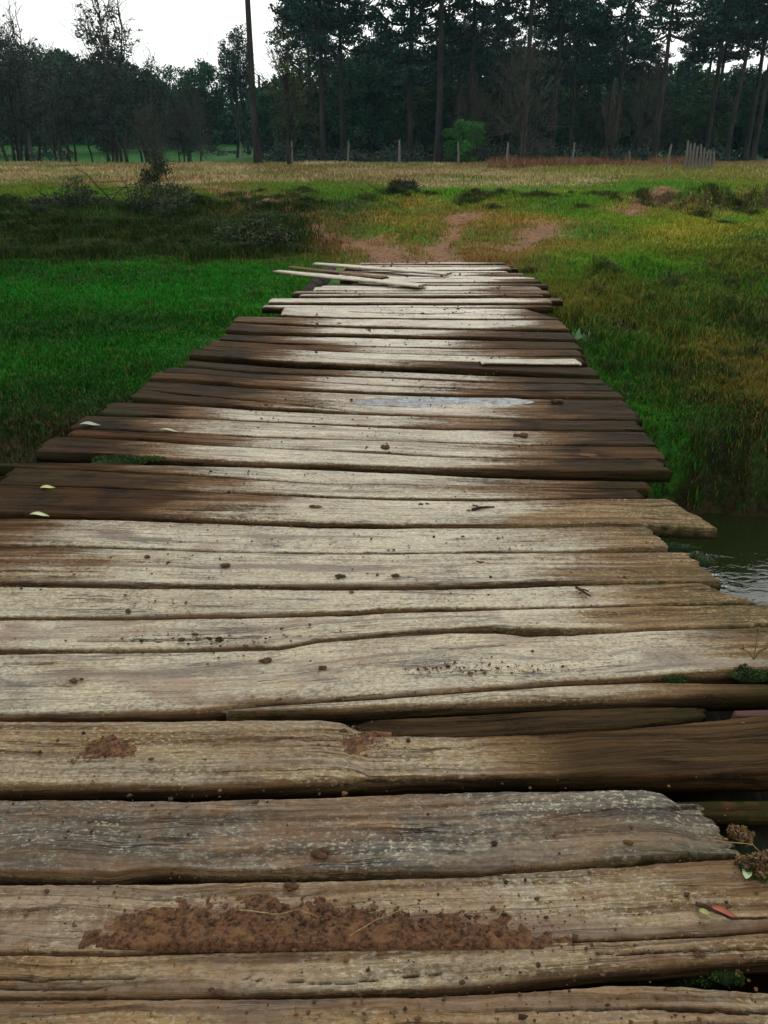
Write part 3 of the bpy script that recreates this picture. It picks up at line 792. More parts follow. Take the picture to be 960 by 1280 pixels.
P_([(0, 815.5), (125, 815), (350, 811), (400, 802), (480, 796), (560, 791), (620, 791), (655, 795), (720, 793), (790, 788.5), (860, 785), (960, 781)],
   [(0, 893), (240, 889), (281, 885), (340, 877.8), (410, 873), (480, 868.5), (605, 859.5), (705, 851.5), (830, 845), (930, 838), (960, 836)],
   mud=0.86, grey=0.5, seed=8, rnd=0.026, soil=[(530, 835, 0.12, 0.03, 0.5), (400, 838, 0.12, 0.04, 0.36), (80, 850, 0.1, 0.04, 0.34)], cracks=[([(530, 812), (580, 810), (635, 806)], 0.005, 0.014), ([(0, 829), (40, 829), (70, 828)], 0.004, 0.014)], label='widest pale plank with broad mud coat')
P_([(0, 774.5), (150, 773), (450, 768), (480, 765), (600, 763), (780, 758.5), (930, 756), (960, 755)],
   [(0, 811), (125, 811), (350, 807), (400, 798), (480, 790), (560, 785), (615, 781), (640, 783), (680, 784), (790, 787), (860, 784), (960, 780)],
   mud=0.90, grey=0.5, seed=9, rnd=0.014, cracks=[([(95, 801), (200, 800), (320, 795), (395, 794)], 0.005, 0.02)], soil=[(130, 796, 0.1, 0.015, 0.6)])
P_([(0, 732), (240, 735), (480, 737), (600, 735.5), (700, 732), (860, 728), (895, 728)], [(0, 771), (150, 769.5), (450, 764.5), (480, 761.5), (600, 760), (780, 755.5), (942, 752.5)],
   xr=917, slantr=-0.16, mud=0.86, grey=0.35, seed=10, rnd=0.014, soil=[(725, 741, 0.07, 0.02, 0.7)], label='plank with a slanted pointed right end')
P_([(0, 684), (80, 684), (270, 690), (480, 693.5), (700, 692.5), (870, 689.5)], [(0, 726), (240, 729), (480, 730.5), (600, 729.5), (720, 727), (885, 726)],
   xr=880, slantr=-0.05, mud=0.90, grey=0.45, seed=11, rnd=0.014)
P_([(0, 647), (167, 650), (267, 653.5), (400, 659.5), (480, 661), (640, 660.5), (760, 658), (818, 658)], [(0, 680.5), (80, 680.5), (270, 687), (480, 690), (700, 688), (825, 683)],
   xr=822, slantr=-0.05, mud=0.88, grey=0.2, seed=12, rnd=0.012, soil=[(140, 665, 0.10, 0.05, 0.75), (420, 676, 0.06, 0.03, 0.55)])
P_([(0, 608), (117, 611), (200, 614), (320, 620), (487, 627), (600, 628), (740, 626), (845, 625)], [(0, 642.5), (80, 644.5), (167, 647), (267, 650), (400, 655), (480, 656.5), (640, 656.5), (740, 654.5), (870, 660)],
   xr=860, slantr=-0.12, dz=0.008, mud=0.86, grey=0.25, seed=13, cracks=[([(140, 636), (250, 639), (330, 641)], 0.006, 0.015)], soil=[(620, 640, 0.15, 0.04, 0.5), (395, 637, 0.08, 0.02, 0.6)])
P_([(0, 583), (100, 587), (187, 591), (240, 594), (320, 600), (420, 607), (487, 607.5), (640, 609), (767, 612)], [(0, 604.5), (117, 608), (200, 611), (320, 616.5), (487, 622.5), (600, 624), (740, 622.5), (790, 621)], xr=795, mud=0.88, grey=0.3, seed=14, soil=[(530, 612, 0.08, 0.02, 0.6)])
P_([(0, 577), (60, 577), (130, 577), (187, 580), (320, 583.5), (420, 586.5), (520, 590.5), (600, 594), (700, 598.5), (800, 600)], [(0, 580.5), (100, 584.5), (187, 588.5), (240, 591.5), (320, 597.5), (420, 604), (487, 604), (640, 606), (767, 609)], xr=800, xl=-40, mud=0.90, grey=0.3, seed=15, moss=0.15, dz=-0.006, label='narrow plank with bright moss on its left end')
P_([(35, 552), (73, 548), (150, 551.5), (253, 559), (320, 563), (453, 569), (553, 574.5), (640, 576.5), (717, 577.5), (818, 577.5)], [(30, 566), (100, 569), (167, 572), (240, 576.5), (320, 580), (420, 583), (520, 586.5), (640, 590), (700, 591.5), (822, 592)], xl=36, xr=820, dz=0.012, mud=0.88, grey=0.35, seed=16)
P_([(60, 538), (100, 536), (320, 546.5), (640, 556.5), (813, 558.5)], [(70, 542), (150, 545.5), (253, 554), (320, 558.5), (453, 564), (553, 569.5), (640, 571.5), (717, 573), (815, 573)], xl=72, xr=816, mud=0.86, grey=0.3, seed=17, soil=[(735, 568, 0.07, 0.03, 0.8)])
P_([(95, 519), (150, 521), (240, 524), (320, 528), (443, 533.5), (553, 537.5), (640, 538.5), (800, 539.5)], [(80, 534), (100, 535), (320, 545.5), (640, 555.5), (813, 556)], xl=84, xr=806, mud=0.86, grey=0.3, seed=18, soil=[(650, 548, 0.12, 0.03, 0.7)])
P_([(120, 502), (180, 503.5), (250, 507.5), (320, 512), (453, 518.5), (520, 520.5), (640, 523.5), (783, 525.5)], [(110, 515), (150, 518), (240, 521), (320, 525), (443, 530.5), (553, 534.5), (640, 536), (800, 537)], xl=118, xr=790, mud=0.86, grey=0.25, seed=19, soil=[(450, 525, 0.10, 0.03, 0.8)])
P_([(168, 477), (233, 479), (320, 486), (487, 494.5), (640, 497.5), (775, 499)], [(150, 495), (250, 504), (320, 508), (453, 515), (520, 517.5), (640, 521), (783, 523)], xl=160, xr=780, mud=0.80, grey=0.3, seed=20,
   cracks=[([(173, 486), (227, 493), (320, 501), (420, 511), (455, 516)], 0.018, 0.03)], soil=[(470, 514, 0.25, 0.05, 0.7)], dip=[(550, 501, 0.60, 0.080, 0.0052)], label='plank holding a long rain puddle')
P_([(180, 464), (240, 467), (320, 473.5), (460, 481), (627, 488), (762, 489)], [(170, 471.5), (233, 474), (320, 481), (487, 489.5), (640, 493.5), (770, 496)], xl=178, xr=766, mud=0.86, seed=21)
P_([(185, 457), (240, 459), (320, 466.5), (460, 471.5), (586, 477), (750, 481)], [(182, 463), (240, 466), (320, 472.5), (460, 480), (627, 487), (760, 488)], xl=196, xr=752, mud=0.86, seed=22)
P_([(215, 449), (282, 455), (355, 461), (460, 464), (530, 467), (600, 470), (742, 474)], [(205, 456), (240, 458.5), (320, 465.5), (460, 470.5), (586, 476), (745, 480)], xl=222, xr=744, mud=0.84, seed=23)
P_([(226, 437), (282, 440), (355, 444), (460, 450), (600, 453.5), (725, 460.5)], [(228, 444), (282, 448), (355, 453), (460, 457), (530, 460.5), (600, 463), (740, 470)], xl=228, xr=733, dz=0.01, mud=0.85, seed=24, cracks=[([(500, 456), (530, 458), (562, 459.5)], 0.02, 0.03)], label='raised plank with its sawn left end sticking out')
P_([(610, 454), (723, 453.5)], [(610, 459), (723, 460)], xl=600, xr=724, dz=0.03, mud=0.85, mudmin=0.95, seed=25, thick=0.03, label='slim bright pale strip at the right edge of the deck')
P_([(245, 431), (282, 434), (355, 437), (460, 441.5), (600, 445), (722, 446)], [(240, 436), (282, 439), (355, 443), (460, 449), (600, 452.5), (722, 452.5)], xl=246, xr=722, mud=0.85, seed=26)
P_([(255, 424), (305, 427), (355, 430), (460, 433), (600, 436), (720, 437)], [(250, 430), (282, 433), (355, 436), (460, 440.5), (600, 444), (722, 445)], xl=256, xr=720, mud=0.80, seed=27)
P_([(270, 416.5), (305, 419), (355, 420.5), (460, 422.5), (586, 425), (717, 428)], [(262, 423), (305, 426), (355, 429), (460, 432), (600, 435), (720, 436)], xl=272, xr=718, mud=0.86, seed=28)
P_([(276, 402), (317, 404), (384, 408), (460, 411), (586, 413), (705, 416)], [(276, 410), (317, 414), (384, 415.5), (460, 417.5), (586, 421), (712, 424)], xl=280, xr=710, mud=0.86, seed=29)
P_([(285, 396), (362, 397), (440, 399), (520, 399.5), (640, 400), (700, 400)], [(280, 401), (384, 405), (460, 407.5), (586, 409.5), (705, 411)], xl=290, xr=703, mud=0.92, mudmin=0.3, seed=30)
P_([(345, 383.5), (389, 384), (520, 384.5), (673, 386)], [(335, 391), (362, 393), (440, 396.5), (520, 397.5), (682, 398.5)], xl=352, xr=678, slantr=-0.25, mud=0.92, seed=31, cracks=[([(435, 389.5), (470, 391), (540, 392.5), (575, 391.5), (592, 389.5)], 0.035, 0.035)], label='plank with a long dark split near the far end')
# the far third: boards a few pixels deep, with ragged ends
FAR_L = {384: 350, 378: 338, 374: 366, 370: 362, 366: 372, 362: 384, 358: 396, 354: 432, 350: 436, 346: 430, 342: 414, 338: 426, 335: 440, 332: 432, 329: 442, 326: 458}
FAR_R = {384: 676, 378: 689, 374: 693, 370: 690, 366: 683, 362: 684, 358: 680, 354: 677, 350: 676, 346: 670, 342: 648, 338: 640, 335: 636, 332: 657, 329: 650, 326: 622}
ys_ = [383.0, 378.5, 374, 370, 366.2, 362.6, 359.0, 355.6, 352.2, 349, 345.9, 342.9, 340, 337.2, 334.5, 331.8, 329.2, 326.8]
kL = sorted(FAR_L); vL = [FAR_L[k] for k in kL]; kR = sorted(FAR_R); vR = [FAR_R[k] for k in kR]
for k in range(len(ys_) - 1):
    lo, hi = ys_[k], ys_[k + 1]
    m_ = 0.5 * (lo + hi); a = random.uniform(-0.5, 0.5); b = random.uniform(-0.5, 0.5)
    gp = random.choice((0.25, 0.4, 0.8)); 
    xl_ = float(np.interp(m_, kL, vL)) + random.uniform(-16, 14); xr_ = float(np.interp(m_, kR, vR)) + random.uniform(-13, 12)
    P_([(330, hi + gp + a), (520, hi + gp), (700, hi + gp + b)], [(330, lo + a), (520, lo), (700, lo + b)], xl=xl_, xr=xr_, dz=random.uniform(-0.016, 0.014), mud=random.choice((1.0, 0.9, 0.65, 1.1)), mudmin=random.choice((0.1, 0.4, 0.0)), seed=40 + k, mossend=0.3, tilt=random.uniform(-0.02, 0.02))

P_([(820, 984), (880, 983), (960, 982)], [(835, 1001), (900, 1003), (960, 1004)], xl=828, dz=-0.045, mud=0.1, seed=70, moss=0.7, mossend=0.8, thick=0.04, label='dark mossy rotten remnant beyond the broken grey plank')
# the log stringers that carry the deck
nt = NT('dark_log_bark')
tc = nt.n('ShaderNodeTexCoord').outputs['Object']
k1 = nt.noise(nt.scale(tc, (6, 1, 6)), 6, 6, 0.65)
nt.out(nt.mix(nt.ramp(nt.noise(tc, 5, 5), 0.45, 0.6), nt.mix(k1, (0.006, 0.004, 0.003), (0.026, 0.017, 0.010)), (0.008, 0.015, 0.004)), 0.8, nt.bump(k1, 0.8, 0.02), spec=0.1)
M['log'] = nt.m
for x0, r in ((-1.45, 0.14), (-0.62, 0.13), (0.22, 0.14), (0.86, 0.15)):
    b = MB()
    yy = np.linspace(-0.6, 13.1, 60)
    b.tube(np.stack([x0 + 0.045 * yy + 0.02 * fbm(yy * 0.6 + x0, yy * 0, 3, 2), yy, -0.10 - r + 0 * yy], -1), r * (1 + 0.06 * fbm(yy * 1.3, yy * 0 + x0, 4, 3)), 14, jit=0.03)
    b.build('log_stringer', M['log'], bridge, True)


# loose planks lying on the far end, skewed
def loose(x0y0, x1y1, width, z0, z1, label, seed, thick=0.024, mud=0.80, grey=0.5):
    (xa, ya), (xb, yb) = on_plane(*x0y0, z0), on_plane(*x1y1, z1)
    L = math.hypot(xb - xa, yb - ya)
    g = np.random.default_rng(seed)
    nx, nv = 90, 12
    U, V = np.meshgrid(np.linspace(0, 1, nx), np.linspace(0, 1, nv))
    w = width * (1 - 0.25 * (1 - sstep(0, 0.25, U)))
    X = U * L + fbm(V * 6 + seed, V * 0, seed, 3) * 0.04 * (U < 0.5) - fbm(V * 6 + seed, V * 0, seed + 4, 3) * 0.04 * (U > 0.5)
    Y = (V - 0.5) * w + fbm(X * 3, X * 0, seed + 5, 3) * 0.008
    e = np.minimum(V, 1 - V) * w
    Z = fbm(X * 2, Y * 60, seed + 6, 3) * 0.004 - np.where(e < 0.012, (1 - e / 0.012) ** 2 * 0.01, 0)
    top = np.stack([X, Y, Z], -1)
    b0 = np.stack([X[-1], Y[-1], np.full(nx, -thick)], -1); b1 = np.stack([X[0], Y[0], np.full(nx, -thick)], -1)
    Vt = np.concatenate([top, b0[None], b1[None]], 0); K = nv + 2
    i = np.arange(K)[:, None]; i2 = (i + 1) % K; j = np.arange(nx - 1)[None, :]
    Fq = np.stack([i * nx + j, i * nx + j + 1, i2 * nx + j + 1, i2 * nx + j], -1).reshape(-1, 4)
    c0 = np.arange(K)[::-1] * nx; c1 = np.arange(K) * nx + nx - 1
    N = K * nx
    skin = np.tile(np.array([mud, 0.05, 0, 1.0]), (N, 1)); skin[nv * nx:, 0] = 0
    gr = np.concatenate([top, top[-1:], top[:1]], 0).reshape(-1, 3) + seed * 2.3
    me = make_mesh('loose_plank', Vt.reshape(-1, 3), [Fq, c0[None, :], c1[None, :]], M['wood'], {'skin': ('FLOAT_COLOR', skin), 'grey': ('FLOAT', np.full(N, grey)), 'soil': ('FLOAT', np.zeros(N)), 'grain': ('FLOAT_VECTOR', gr)}, True)
    o = link('loose_plank', me)
    o.location = (xa, ya, z0); o.rotation_euler = (0, -math.asin((z1 - z0) / L), math.atan2(yb - ya, xb - xa))
    return tag(o, label, 'plank', 'loose planks at the far end of the deck')


loose((347, 338), (528, 356), 0.21, 0.07, 0.05, 'long pale loose plank lying skewed, sticking out over the left grass', 301)
loose((393, 328.5), (560, 341), 0.20, 0.06, 0.05, 'grey loose plank lying skewed behind the longest skewed one', 302, mud=0.8)
loose((362, 332.5), (480, 346), 0.14, 0.04, 0.06, 'dark brown loose plank between the two pale skewed ones', 303, mud=0.3, grey=0.1)

# rain puddle on the deck
nt = NT('puddle_water')
pp = nt.n('ShaderNodeNewGeometry').outputs['Position']
nt.out(nt.mix(nt.ramp(nt.noise(pp, 9, 6, 0.7), 0.42, 0.6), (0.10, 0.125, 0.145), (0.06, 0.042, 0.028)), nt.ramp(nt.noise(pp, 20, 5), 0.35, 0.65, 0.10, 0.55), nt.bump(nt.noise(nt.scale(pp, (6, 20, 1)), 2, 3), 0.15, 0.01), spec=0.14)  # blue-grey of the reflected sky is put into the base colour
x0, y0 = on_plane(438, 501); x1, y1 = on_plane(668, 503)
th = np.linspace(0, 2 * math.pi, 64, endpoint=False)
mx, my = (x0 + x1) / 2, (y0 + y1) / 2 + 0.0
rx = (x1 - x0) / 2
px_ = mx + np.cos(th) * rx; py_ = my + np.sin(th) * 0.12 * (1 + 0.25 * fbm(th * 2, th * 0, 5, 3))
V = np.vstack([np.stack([px_, py_, np.full(64, -0.0015)], -1), [[mx, my, -0.0015]]])
k = np.arange(64)
me = make_mesh('rain_puddle', V, np.stack([k, (k + 1) % 64, np.full(64, 64)], -1), nt.m)
tag(link('rain_puddle', me), 'shallow rain puddle shining along one plank mid deck', kind='structure')

# ------------------------------------------------------------------ deck litter
nt = NT('red_soil')
tc = nt.n('ShaderNodeTexCoord').outputs['Object']
k1 = nt.noise(tc, 90, 6, 0.75)
c = nt.mix(nt.ramp(k1, 0.35, 0.65), (0.030, 0.014, 0.007), (0.170, 0.078, 0.036))
c = nt.mix(nt.ramp(nt.noise(tc, 25, 4), 0.5, 0.7, 0, 0.8), c, (0.20, 0.10, 0.042))
nt.out(c, 0.85, nt.bump(k1, 1.0, 0.008), spec=0.2)
M['soil'] = nt.m
nt = NT('soil_crumb'); t = nt.attr('tone')
nt.out(nt.mix(t, (0.022, 0.012, 0.008), (0.14, 0.068, 0.03)), 0.85, spec=0.2); M['crumb'] = nt.m


def heap(name, label, px0, px1, py0, py1, hmax, seed, small=False):
    hmax = hmax * 0.8
    (xa, ya), (xb, _) = on_plane(px0, py1), on_plane(px1, py1)
    _, yb = on_plane(px0, py0)
    nx = int((xb - xa) / 0.0035); ny = max(12, int((yb - ya) / 0.0035))
    X, Y = np.meshgrid(np.linspace(xa, xb, nx), np.linspace(ya, yb, ny))
    u = (X - xa) / (xb - xa); v = (Y - ya) / (yb - ya)
    prof = np.interp(u, [0, 0.08, 0.2, 0.35, 0.5, 0.62, 0.75, 0.9, 1], [0, 0.55, 0.85, 1, 0.75, 0.7, 0.5, 0.42, 0])
    if small:
        env = 0.85 - 2.9 * np.sqrt(((u - 0.5) * 1.1) ** 2 + ((v - 0.5) * 1.1) ** 2) + 0.45 * fbm(X * 30, Y * 60, seed + 21, 4)
    else:
        env = prof * 1.0 - np.abs(v - 0.12) * 1.25 + 0.15
    hgt = env + 0.55 * fbm(X * 14, Y * 14, seed, 5) + 0.50 * fbm(X * 75, Y * 75, seed + 3, 4)
    Z = hmax * (hgt - 0.30)
    Z = np.minimum(Z, hmax * 0.75 + 0.004 * fbm(X * 60, Y * 60, seed + 9, 3))
    Z = np.clip(Z, -0.012, None)
    Z[0, :] = Z[-1, :] = -0.012; Z[:, 0] = Z[:, -1] = -0.012
    Vt = np.stack([X, Y, Z + 0.003], -1).reshape(-1, 3)
    i = np.arange(ny - 1)[:, None] * nx; j = np.arange(nx - 1)[None, :]
    Fq = np.stack([i + j, i + j + 1, i + nx + j + 1, i + nx + j], -1).reshape(-1, 4)
    top = Z.reshape(-1) > -0.0118
    Fq = Fq[top[Fq].any(1)]
    c0 = Vt.mean(0)
    o = link(name, make_mesh(name, Vt - c0, Fq, M['soil'], {}, True)); o.location = c0
    return tag(o, label, 'soil')


heap('soil_heap', 'large heap of reddish crumbly soil on a plank near the bottom', 95, 720, 1118, 1188, 0.024, 3)
heap('soil_heap', 'small brown soil patch with bits on the left of a tan plank', 85, 172, 914, 957, 0.008, 9, True)
heap('soil_heap', 'thin reddish soil smear beside the wedged short plank', 400, 490, 912, 952, 0.007, 14, True)

b = MB(); g = np.random.default_rng(77)
cnt = 0
for (hx, hy, hw, hd, hn) in ((400, 1155, 0.42, 0.045, 900), (130, 935, 0.09, 0.05, 160), (455, 925, 0.10, 0.04, 160), (600, 835, 0.25, 0.05, 200), (250, 800, 0.3, 0.03, 120)):
    qx, qy = on_plane(hx, hy)
    for _ in range(hn):
        r = (0.0013 if g.uniform() < 0.85 else 0.0030) * math.exp(g.normal(0, 0.6))
        zz = 0.004 if hn < 900 else g.uniform(0.001, 0.012)
        b.blob((qx + g.normal(0, hw * 0.6), qy + g.normal(0, hd * 0.6), zz), (r * g.uniform(0.8, 1.8), r, r * 0.8), n=(5, 3), tone=g.uniform(0, 1), jit=0.35)
while cnt < 4200:
    Y = (0.95 + (13.0 - 0.95) * g.uniform(0, 1) ** 2.2)
    X = g.uniform(-1.8, 1.3) if Y < 3 else g.uniform(-1.0, 1.1) + 0.05 * Y - 0.1
    if fbm(X * 2.6, Y * 2.6, 88, 3) < g.uniform(-0.25, 0.6): continue
    r = 0.0013 * math.exp(g.normal(0, 0.55)) * (1 + 0.18 * Y)
    b.blob((X, Y, r * 0.4 + 0.001), (r * g.uniform(0.8, 1.8), r * g.uniform(0.8, 1.3), r * 0.8), n=(5, 3), tone=g.uniform(0, 1), jit=0.35)
    cnt += 1
tag(b.build('soil_crumbs', M['crumb']), 'tiny brown soil crumbs and grit strewn over the deck', 'soil', kind='stuff')


def clod(px, py, r, label, n=5, mat='crumb', tone=0.35, spread=1.0, nm='soil_clod', cat='soil clod', grp='soil clods on the deck'):
    X, Y = on_plane(px, py)
    b = MB()
    for _ in range(n):
        q = r * random.uniform(0.35, 0.7)
        b.blob((random.uniform(-r, r) * spread, random.uniform(-r, r) * 0.6 * spread, q * 0.35), (q * random.uniform(0.9, 1.7), q, q * 0.6), n=(9, 6), tone=tone + random.uniform(-0.2, 0.2), jit=0.22)
    o = b.build(nm, M[mat], None, True)
    o.location = (X, Y, 0.002)
    return tag(o, label, cat, grp)


for a in ((97, 852, 0.014, 'dark brown clod near the left edge of the widest plank'),
          (330, 828, 0.014, 'twin brown clod at the centre left of the widest plank'),
          (402, 836, 0.010, 'flat orange brown clod on the widest plank'),
          (425, 722, 0.014, 'dark clod pair on the plank above the thinnest gaps'),
          (600, 704, 0.012, 'small dark clod right of centre, on its plank\'s upper half'),
          (283, 708, 0.016, 'reddish flat clod on a pale plank left of centre'),
          (395, 635, 0.022, 'rust coloured flat clod on the plank left of the puddle'),
          (530, 632, 0.018, 'brown clod below the puddle on a pale plank'),
          (483, 560, 0.022, 'dark crumbly clod below the left half of the puddle'),
          (270, 1240, 0.010, 'dark round knot like clod on the second nearest plank'),
          (185, 697, 0.011, 'small brown clod near the left edge of a pale plank'),
          (495, 720, 0.012, 'rusty small clod in the middle of its plank'),
          (400, 1068, 0.016, 'elongated dark clod on the grey plank'),
          (365, 1110, 0.012, 'dark clod on the upper edge of the soil heap plank'),
          (320, 1003, 0.008, 'small reddish pebble on the upper edge of the grey plank'),
          (782, 1053, 0.009, 'rounded reddish pebble right of centre on the grey plank'),
          (872, 1192, 0.010, 'brown knotty lump near the right edge of the nearest planks'),
          (650, 546, 0.03, 'scattered rusty clod towards the right edge mid deck'),
          (695, 503, 0.03, 'brown clod right of the puddle')):
    clod(*a)

# leaves and twigs
nt = NT('fallen_leaf_colours'); oi = nt.n('ShaderNodeObjectInfo').outputs['Color']
nt.out(oi, 0.5, spec=0.4); M['leaf'] = nt.m
M['twig'] = bark_mat('dark_twig', (0.012, 0.008, 0.006), (0.06, 0.035, 0.02), 40)
M['straw'] = bark_mat('dry_straw', (0.20, 0.13, 0.05), (0.36, 0.27, 0.13), 60)


def leaf(px, py, L, W, rz, col, label, z=0.006, curl=0.25):
    X, Y = on_plane(px, py)
    nu, nv = 14, 7
    U, V = np.meshgrid(np.linspace(0, 1, nu), np.linspace(-1, 1, nv))
    w = W * np.sin(math.pi * U ** 0.8) ** 0.8 * 0.5
    P = np.stack([(U - 0.5) * L, V * w, curl * (V ** 2) * W * 0.7 + 0.06 * L * np.sin(U * 5) + 0.002], -1).reshape(-1, 3)
    i = np.arange(nv - 1)[:, None] * nu; j = np.arange(nu - 1)[None, :]
    Fq = np.stack([i + j, i + j + 1, i + nu + j + 1, i + nu + j], -1).reshape(-1, 4)
    P2 = P - np.array([0, 0, 0.0006])
    o = link('fallen_leaf', make_mesh('fallen_leaf', np.vstack([P, P2]), np.vstack([Fq, Fq[:, ::-1] + len(P)]), M['leaf'], {'tone': ('FLOAT', np.zeros(2 * len(P)))}, True))
    o.location = (X, Y, z); o.rotation_euler = (0, 0, R(rz)); o.color = (*col, 1)
    st = MB(); st.tube([(-L * 0.5, 0, 0.004), (-L * 0.72, 0.003, 0.003)], 0.0009, 5)
    st.build('stalk', M['twig'], o)
    return tag(o, label, 'leaf', 'fallen leaves on the deck')


leaf(905, 1147, 0.062, 0.015, -26, (0.26, 0.060, 0.025), 'bright orange red leaf lying by the black twig at the lower right', 0.012)
leaf(880, 1145, 0.026, 0.014, -20, (0.26, 0.25, 0.08), 'pale yellow green leaf scrap under the black twig', 0.008)
leaf(60, 612, 0.07, 0.035, 10, (0.42, 0.40, 0.14), 'upper yellow leaf at the far left edge of the deck')
leaf(50, 646, 0.09, 0.03, -4, (0.40, 0.47, 0.24), 'pale green narrow leaf at the far left, below the yellow one')
leaf(113, 533, 0.12, 0.05, 3, (0.30, 0.34, 0.26), 'grey green leaf at the left edge beside the lawn')
leaf(212, 540, 0.12, 0.025, -6, (0.42, 0.42, 0.28), 'long pale blade shaped leaf on dark wood left of centre')
leaf(657, 840, 0.022, 0.016, 40, (0.42, 0.30, 0.12), 'small tan leaf on the widest plank right of centre')
leaf(933, 1094, 0.045, 0.02, 60, (0.42, 0.52, 0.30), 'pale mint leaf scrap beside the moss tuft at the right')
leaf(803, 399, 0.0, 0.0, 0, (0, 0, 0), '') if False else None


def twig(name, pts, rad, label, z=0.004, mat='twig', cat='twig', side=()):
    P = [(*on_plane(px, py), zz) for px, py, zz in pts]
    P = np.array(P); c0 = P[0].copy(); c0[2] = 0
    t = np.linspace(0, 1, 16); idx = np.linspace(0, 1, len(P))
    Q = np.stack([np.interp(t, idx, P[:, k]) for k in range(3)], -1) - c0
    Q[:, 1] += 0.003 * fbm(t * 5, t * 0, int(P[0, 0] * 100) % 50, 2)
    b = MB(); b.tube(Q, rad * np.linspace(1, 0.5, 16), 6, jit=0.15)
    for (tt, dx, dy) in side:
        q = Q[int(tt * 15)]
        b.tube([q, q + np.array([dx * 0.5, dy * 0.5, 0.004]), q + np.array([dx, dy, 0.002])], rad * 0.5, 5)
    o = b.build(name, M[mat], None, True); o.location = c0
    return tag(o, label, cat)


twig('twig', [(868, 1133, 0.010), (888, 1141, 0.012), (915, 1153, 0.010), (958, 1150, 0.008)], 0.0050, 'black crooked twig lying at the lower right of the deck', side=((0.5, 0.03, 0.015),))
twig('twig', [(720, 737, 0.01), (727, 742, 0.012), (738, 748, 0.01)], 0.006, 'short forked dark twig on a plank right of centre', side=((0.3, 0.03, -0.02), (0.6, -0.02, -0.02)))
twig('twig', [(590, 640, 0.01), (600, 637, 0.012), (618, 636, 0.008)], 0.008, 'dark bent twig above the centre right of the deck', side=((0.5, -0.03, 0.02),))
twig('straw', [(438, 1178, 0.02), (470, 1162, 0.03), (505, 1146, 0.022), (528, 1136, 0.015)], 0.0016, 'thin dry straw crossing the right part of the soil heap', mat='straw', cat='straw', side=((0.4, 0.02, 0.03), (0.7, 0.03, -0.01)))
twig('straw', [(300, 1150, 0.03), (345, 1156, 0.032), (372, 1150, 0.03), (400, 1156, 0.025)], 0.0016, 'curved dry straw lying across the middle of the soil heap', mat='straw', cat='straw')
twig('straw', [(850, 1068, -0.02), (890, 1050, 0.0), (940, 1060, 0.01), (958, 1072, 0.0)], 0.0014, 'fine dry stalk over the dark hole at the right', mat='straw', cat='straw')

# moss
M['moss'] = foliage_mat('moss_green', (0.010, 0.022, 0.004), (0.034, 0.068, 0.009), 0.8)
M['mossdry'] = foliage_mat('moss_brown', (0.06, 0.035, 0.015), (0.22, 0.13, 0.055), 0.8)


def moss(px, py, rx, ry, rz, z, label, n=2200, mat='moss', size=0.0035, rim=None):
    X, Y = on_plane(px, py, z)
    b = MB()
    b.blob((0, 0, -rz * 0.2), (rx * 0.85, ry * 0.85, rz * 0.8), n=(14, 9), jit=0.12, tone=0.1)
    k = 12
    cen = np.stack([rng.normal(0, rx * 0.4, k), rng.normal(0, ry * 0.4, k), rng.uniform(0, rz * 0.5, k)], -1)
    b.leaves(cen, np.array([rx * 0.5, ry * 0.5, rz * 0.55]), n // k, size)
    o = b.build('moss_tuft', M[mat]); o.location = (X, Y, z)
    if rim:
        r = MB(); r.leaves(cen * [1, 1, 1] + [0, 0, rz * 0.5], np.array([rx * 0.45, ry * 0.45, rz * 0.4]), n // k // 3, size * 1.4)
        r.build('dry_tips', M[rim], o)
    return tag(o, label, 'moss', 'moss tufts on the deck')


moss(948, 1088, 0.042, 0.028, 0.026, 0.0, 'round moss tuft with brown tips at the right edge', rim='mossdry')
moss(925, 1046, 0.030, 0.028, 0.022, -0.04, 'pale dry root and moss tangle in the hole of the grey plank', mat='mossdry', n=900, size=0.006)
moss(940, 845, 0.06, 0.022, 0.03, -0.01, 'moss cushion with sprouts at the right edge of the widest plank')
moss(842, 850, 0.045, 0.012, 0.014, -0.006, 'small olive moss strip in the crack above the thin split strip')
moss(908, 1220, 0.03, 0.02, 0.02, -0.045, 'bright green moss cushion deep in the wide gap at the lower right', n=1500)
moss(870, 1212, 0.05, 0.03, 0.02, -0.065, 'dark low moss in the lower right gap beside the bright cushion', n=900)
moss(150, 576, 0.17, 0.05, 0.03, -0.005, 'bright moss mat along the left end of a narrow plank', n=3500, size=0.006)
moss(700, 688, 0.03, 0.008, 0.006, 0.0, 'tiny moss streak near a plank seam right of centre', n=300) if False else None
moss(880, 700, 0.05, 0.05, 0.025, -0.02, 'yellowish moss knob at a plank end above the creek', n=900)
moss(840, 684, 0.10, 0.03, 0.025, -0.04, 'dark moss under the short right plank end', n=900)
moss(860, 1055, 0.08, 0.035, 0.03, -0.045, 'dark moss filling the hole left of the dry tangle', n=1800)

# brick piece and small seedling
nt = NT('brick_clay'); nt.out((0.075, 0.026, 0.018), 0.9, nt.bump(nt.noise(None, 60, 5), 0.6, 0.01)); M['brick'] = nt.m
X, Y = on_plane(946, 886)
b = MB()
V = np.array([[-.07, -.02, -.03], [.07, -.022, -.03], [.072, .02, -.03], [-.066, .018, -.03], [-.062, -.014, .012], [.064, -.018, .009], [.066, .016, .012], [-.06, .014, .009]])
b.add(V, np.array([[3, 2, 1, 0], [4, 5, 6, 7], [0, 1, 5, 4], [1, 2, 6, 5], [2, 3, 7, 6], [3, 0, 4, 7]]))
o = b.build('brick_fragment', M['brick']); o.location = (X, Y, -0.025)
bv = o.modifiers.new('bevel', 'BEVEL'); bv.width = 0.006; bv.segments = 2
tag(o, 'reddish brick fragment wedged between planks at the right edge', 'brick')


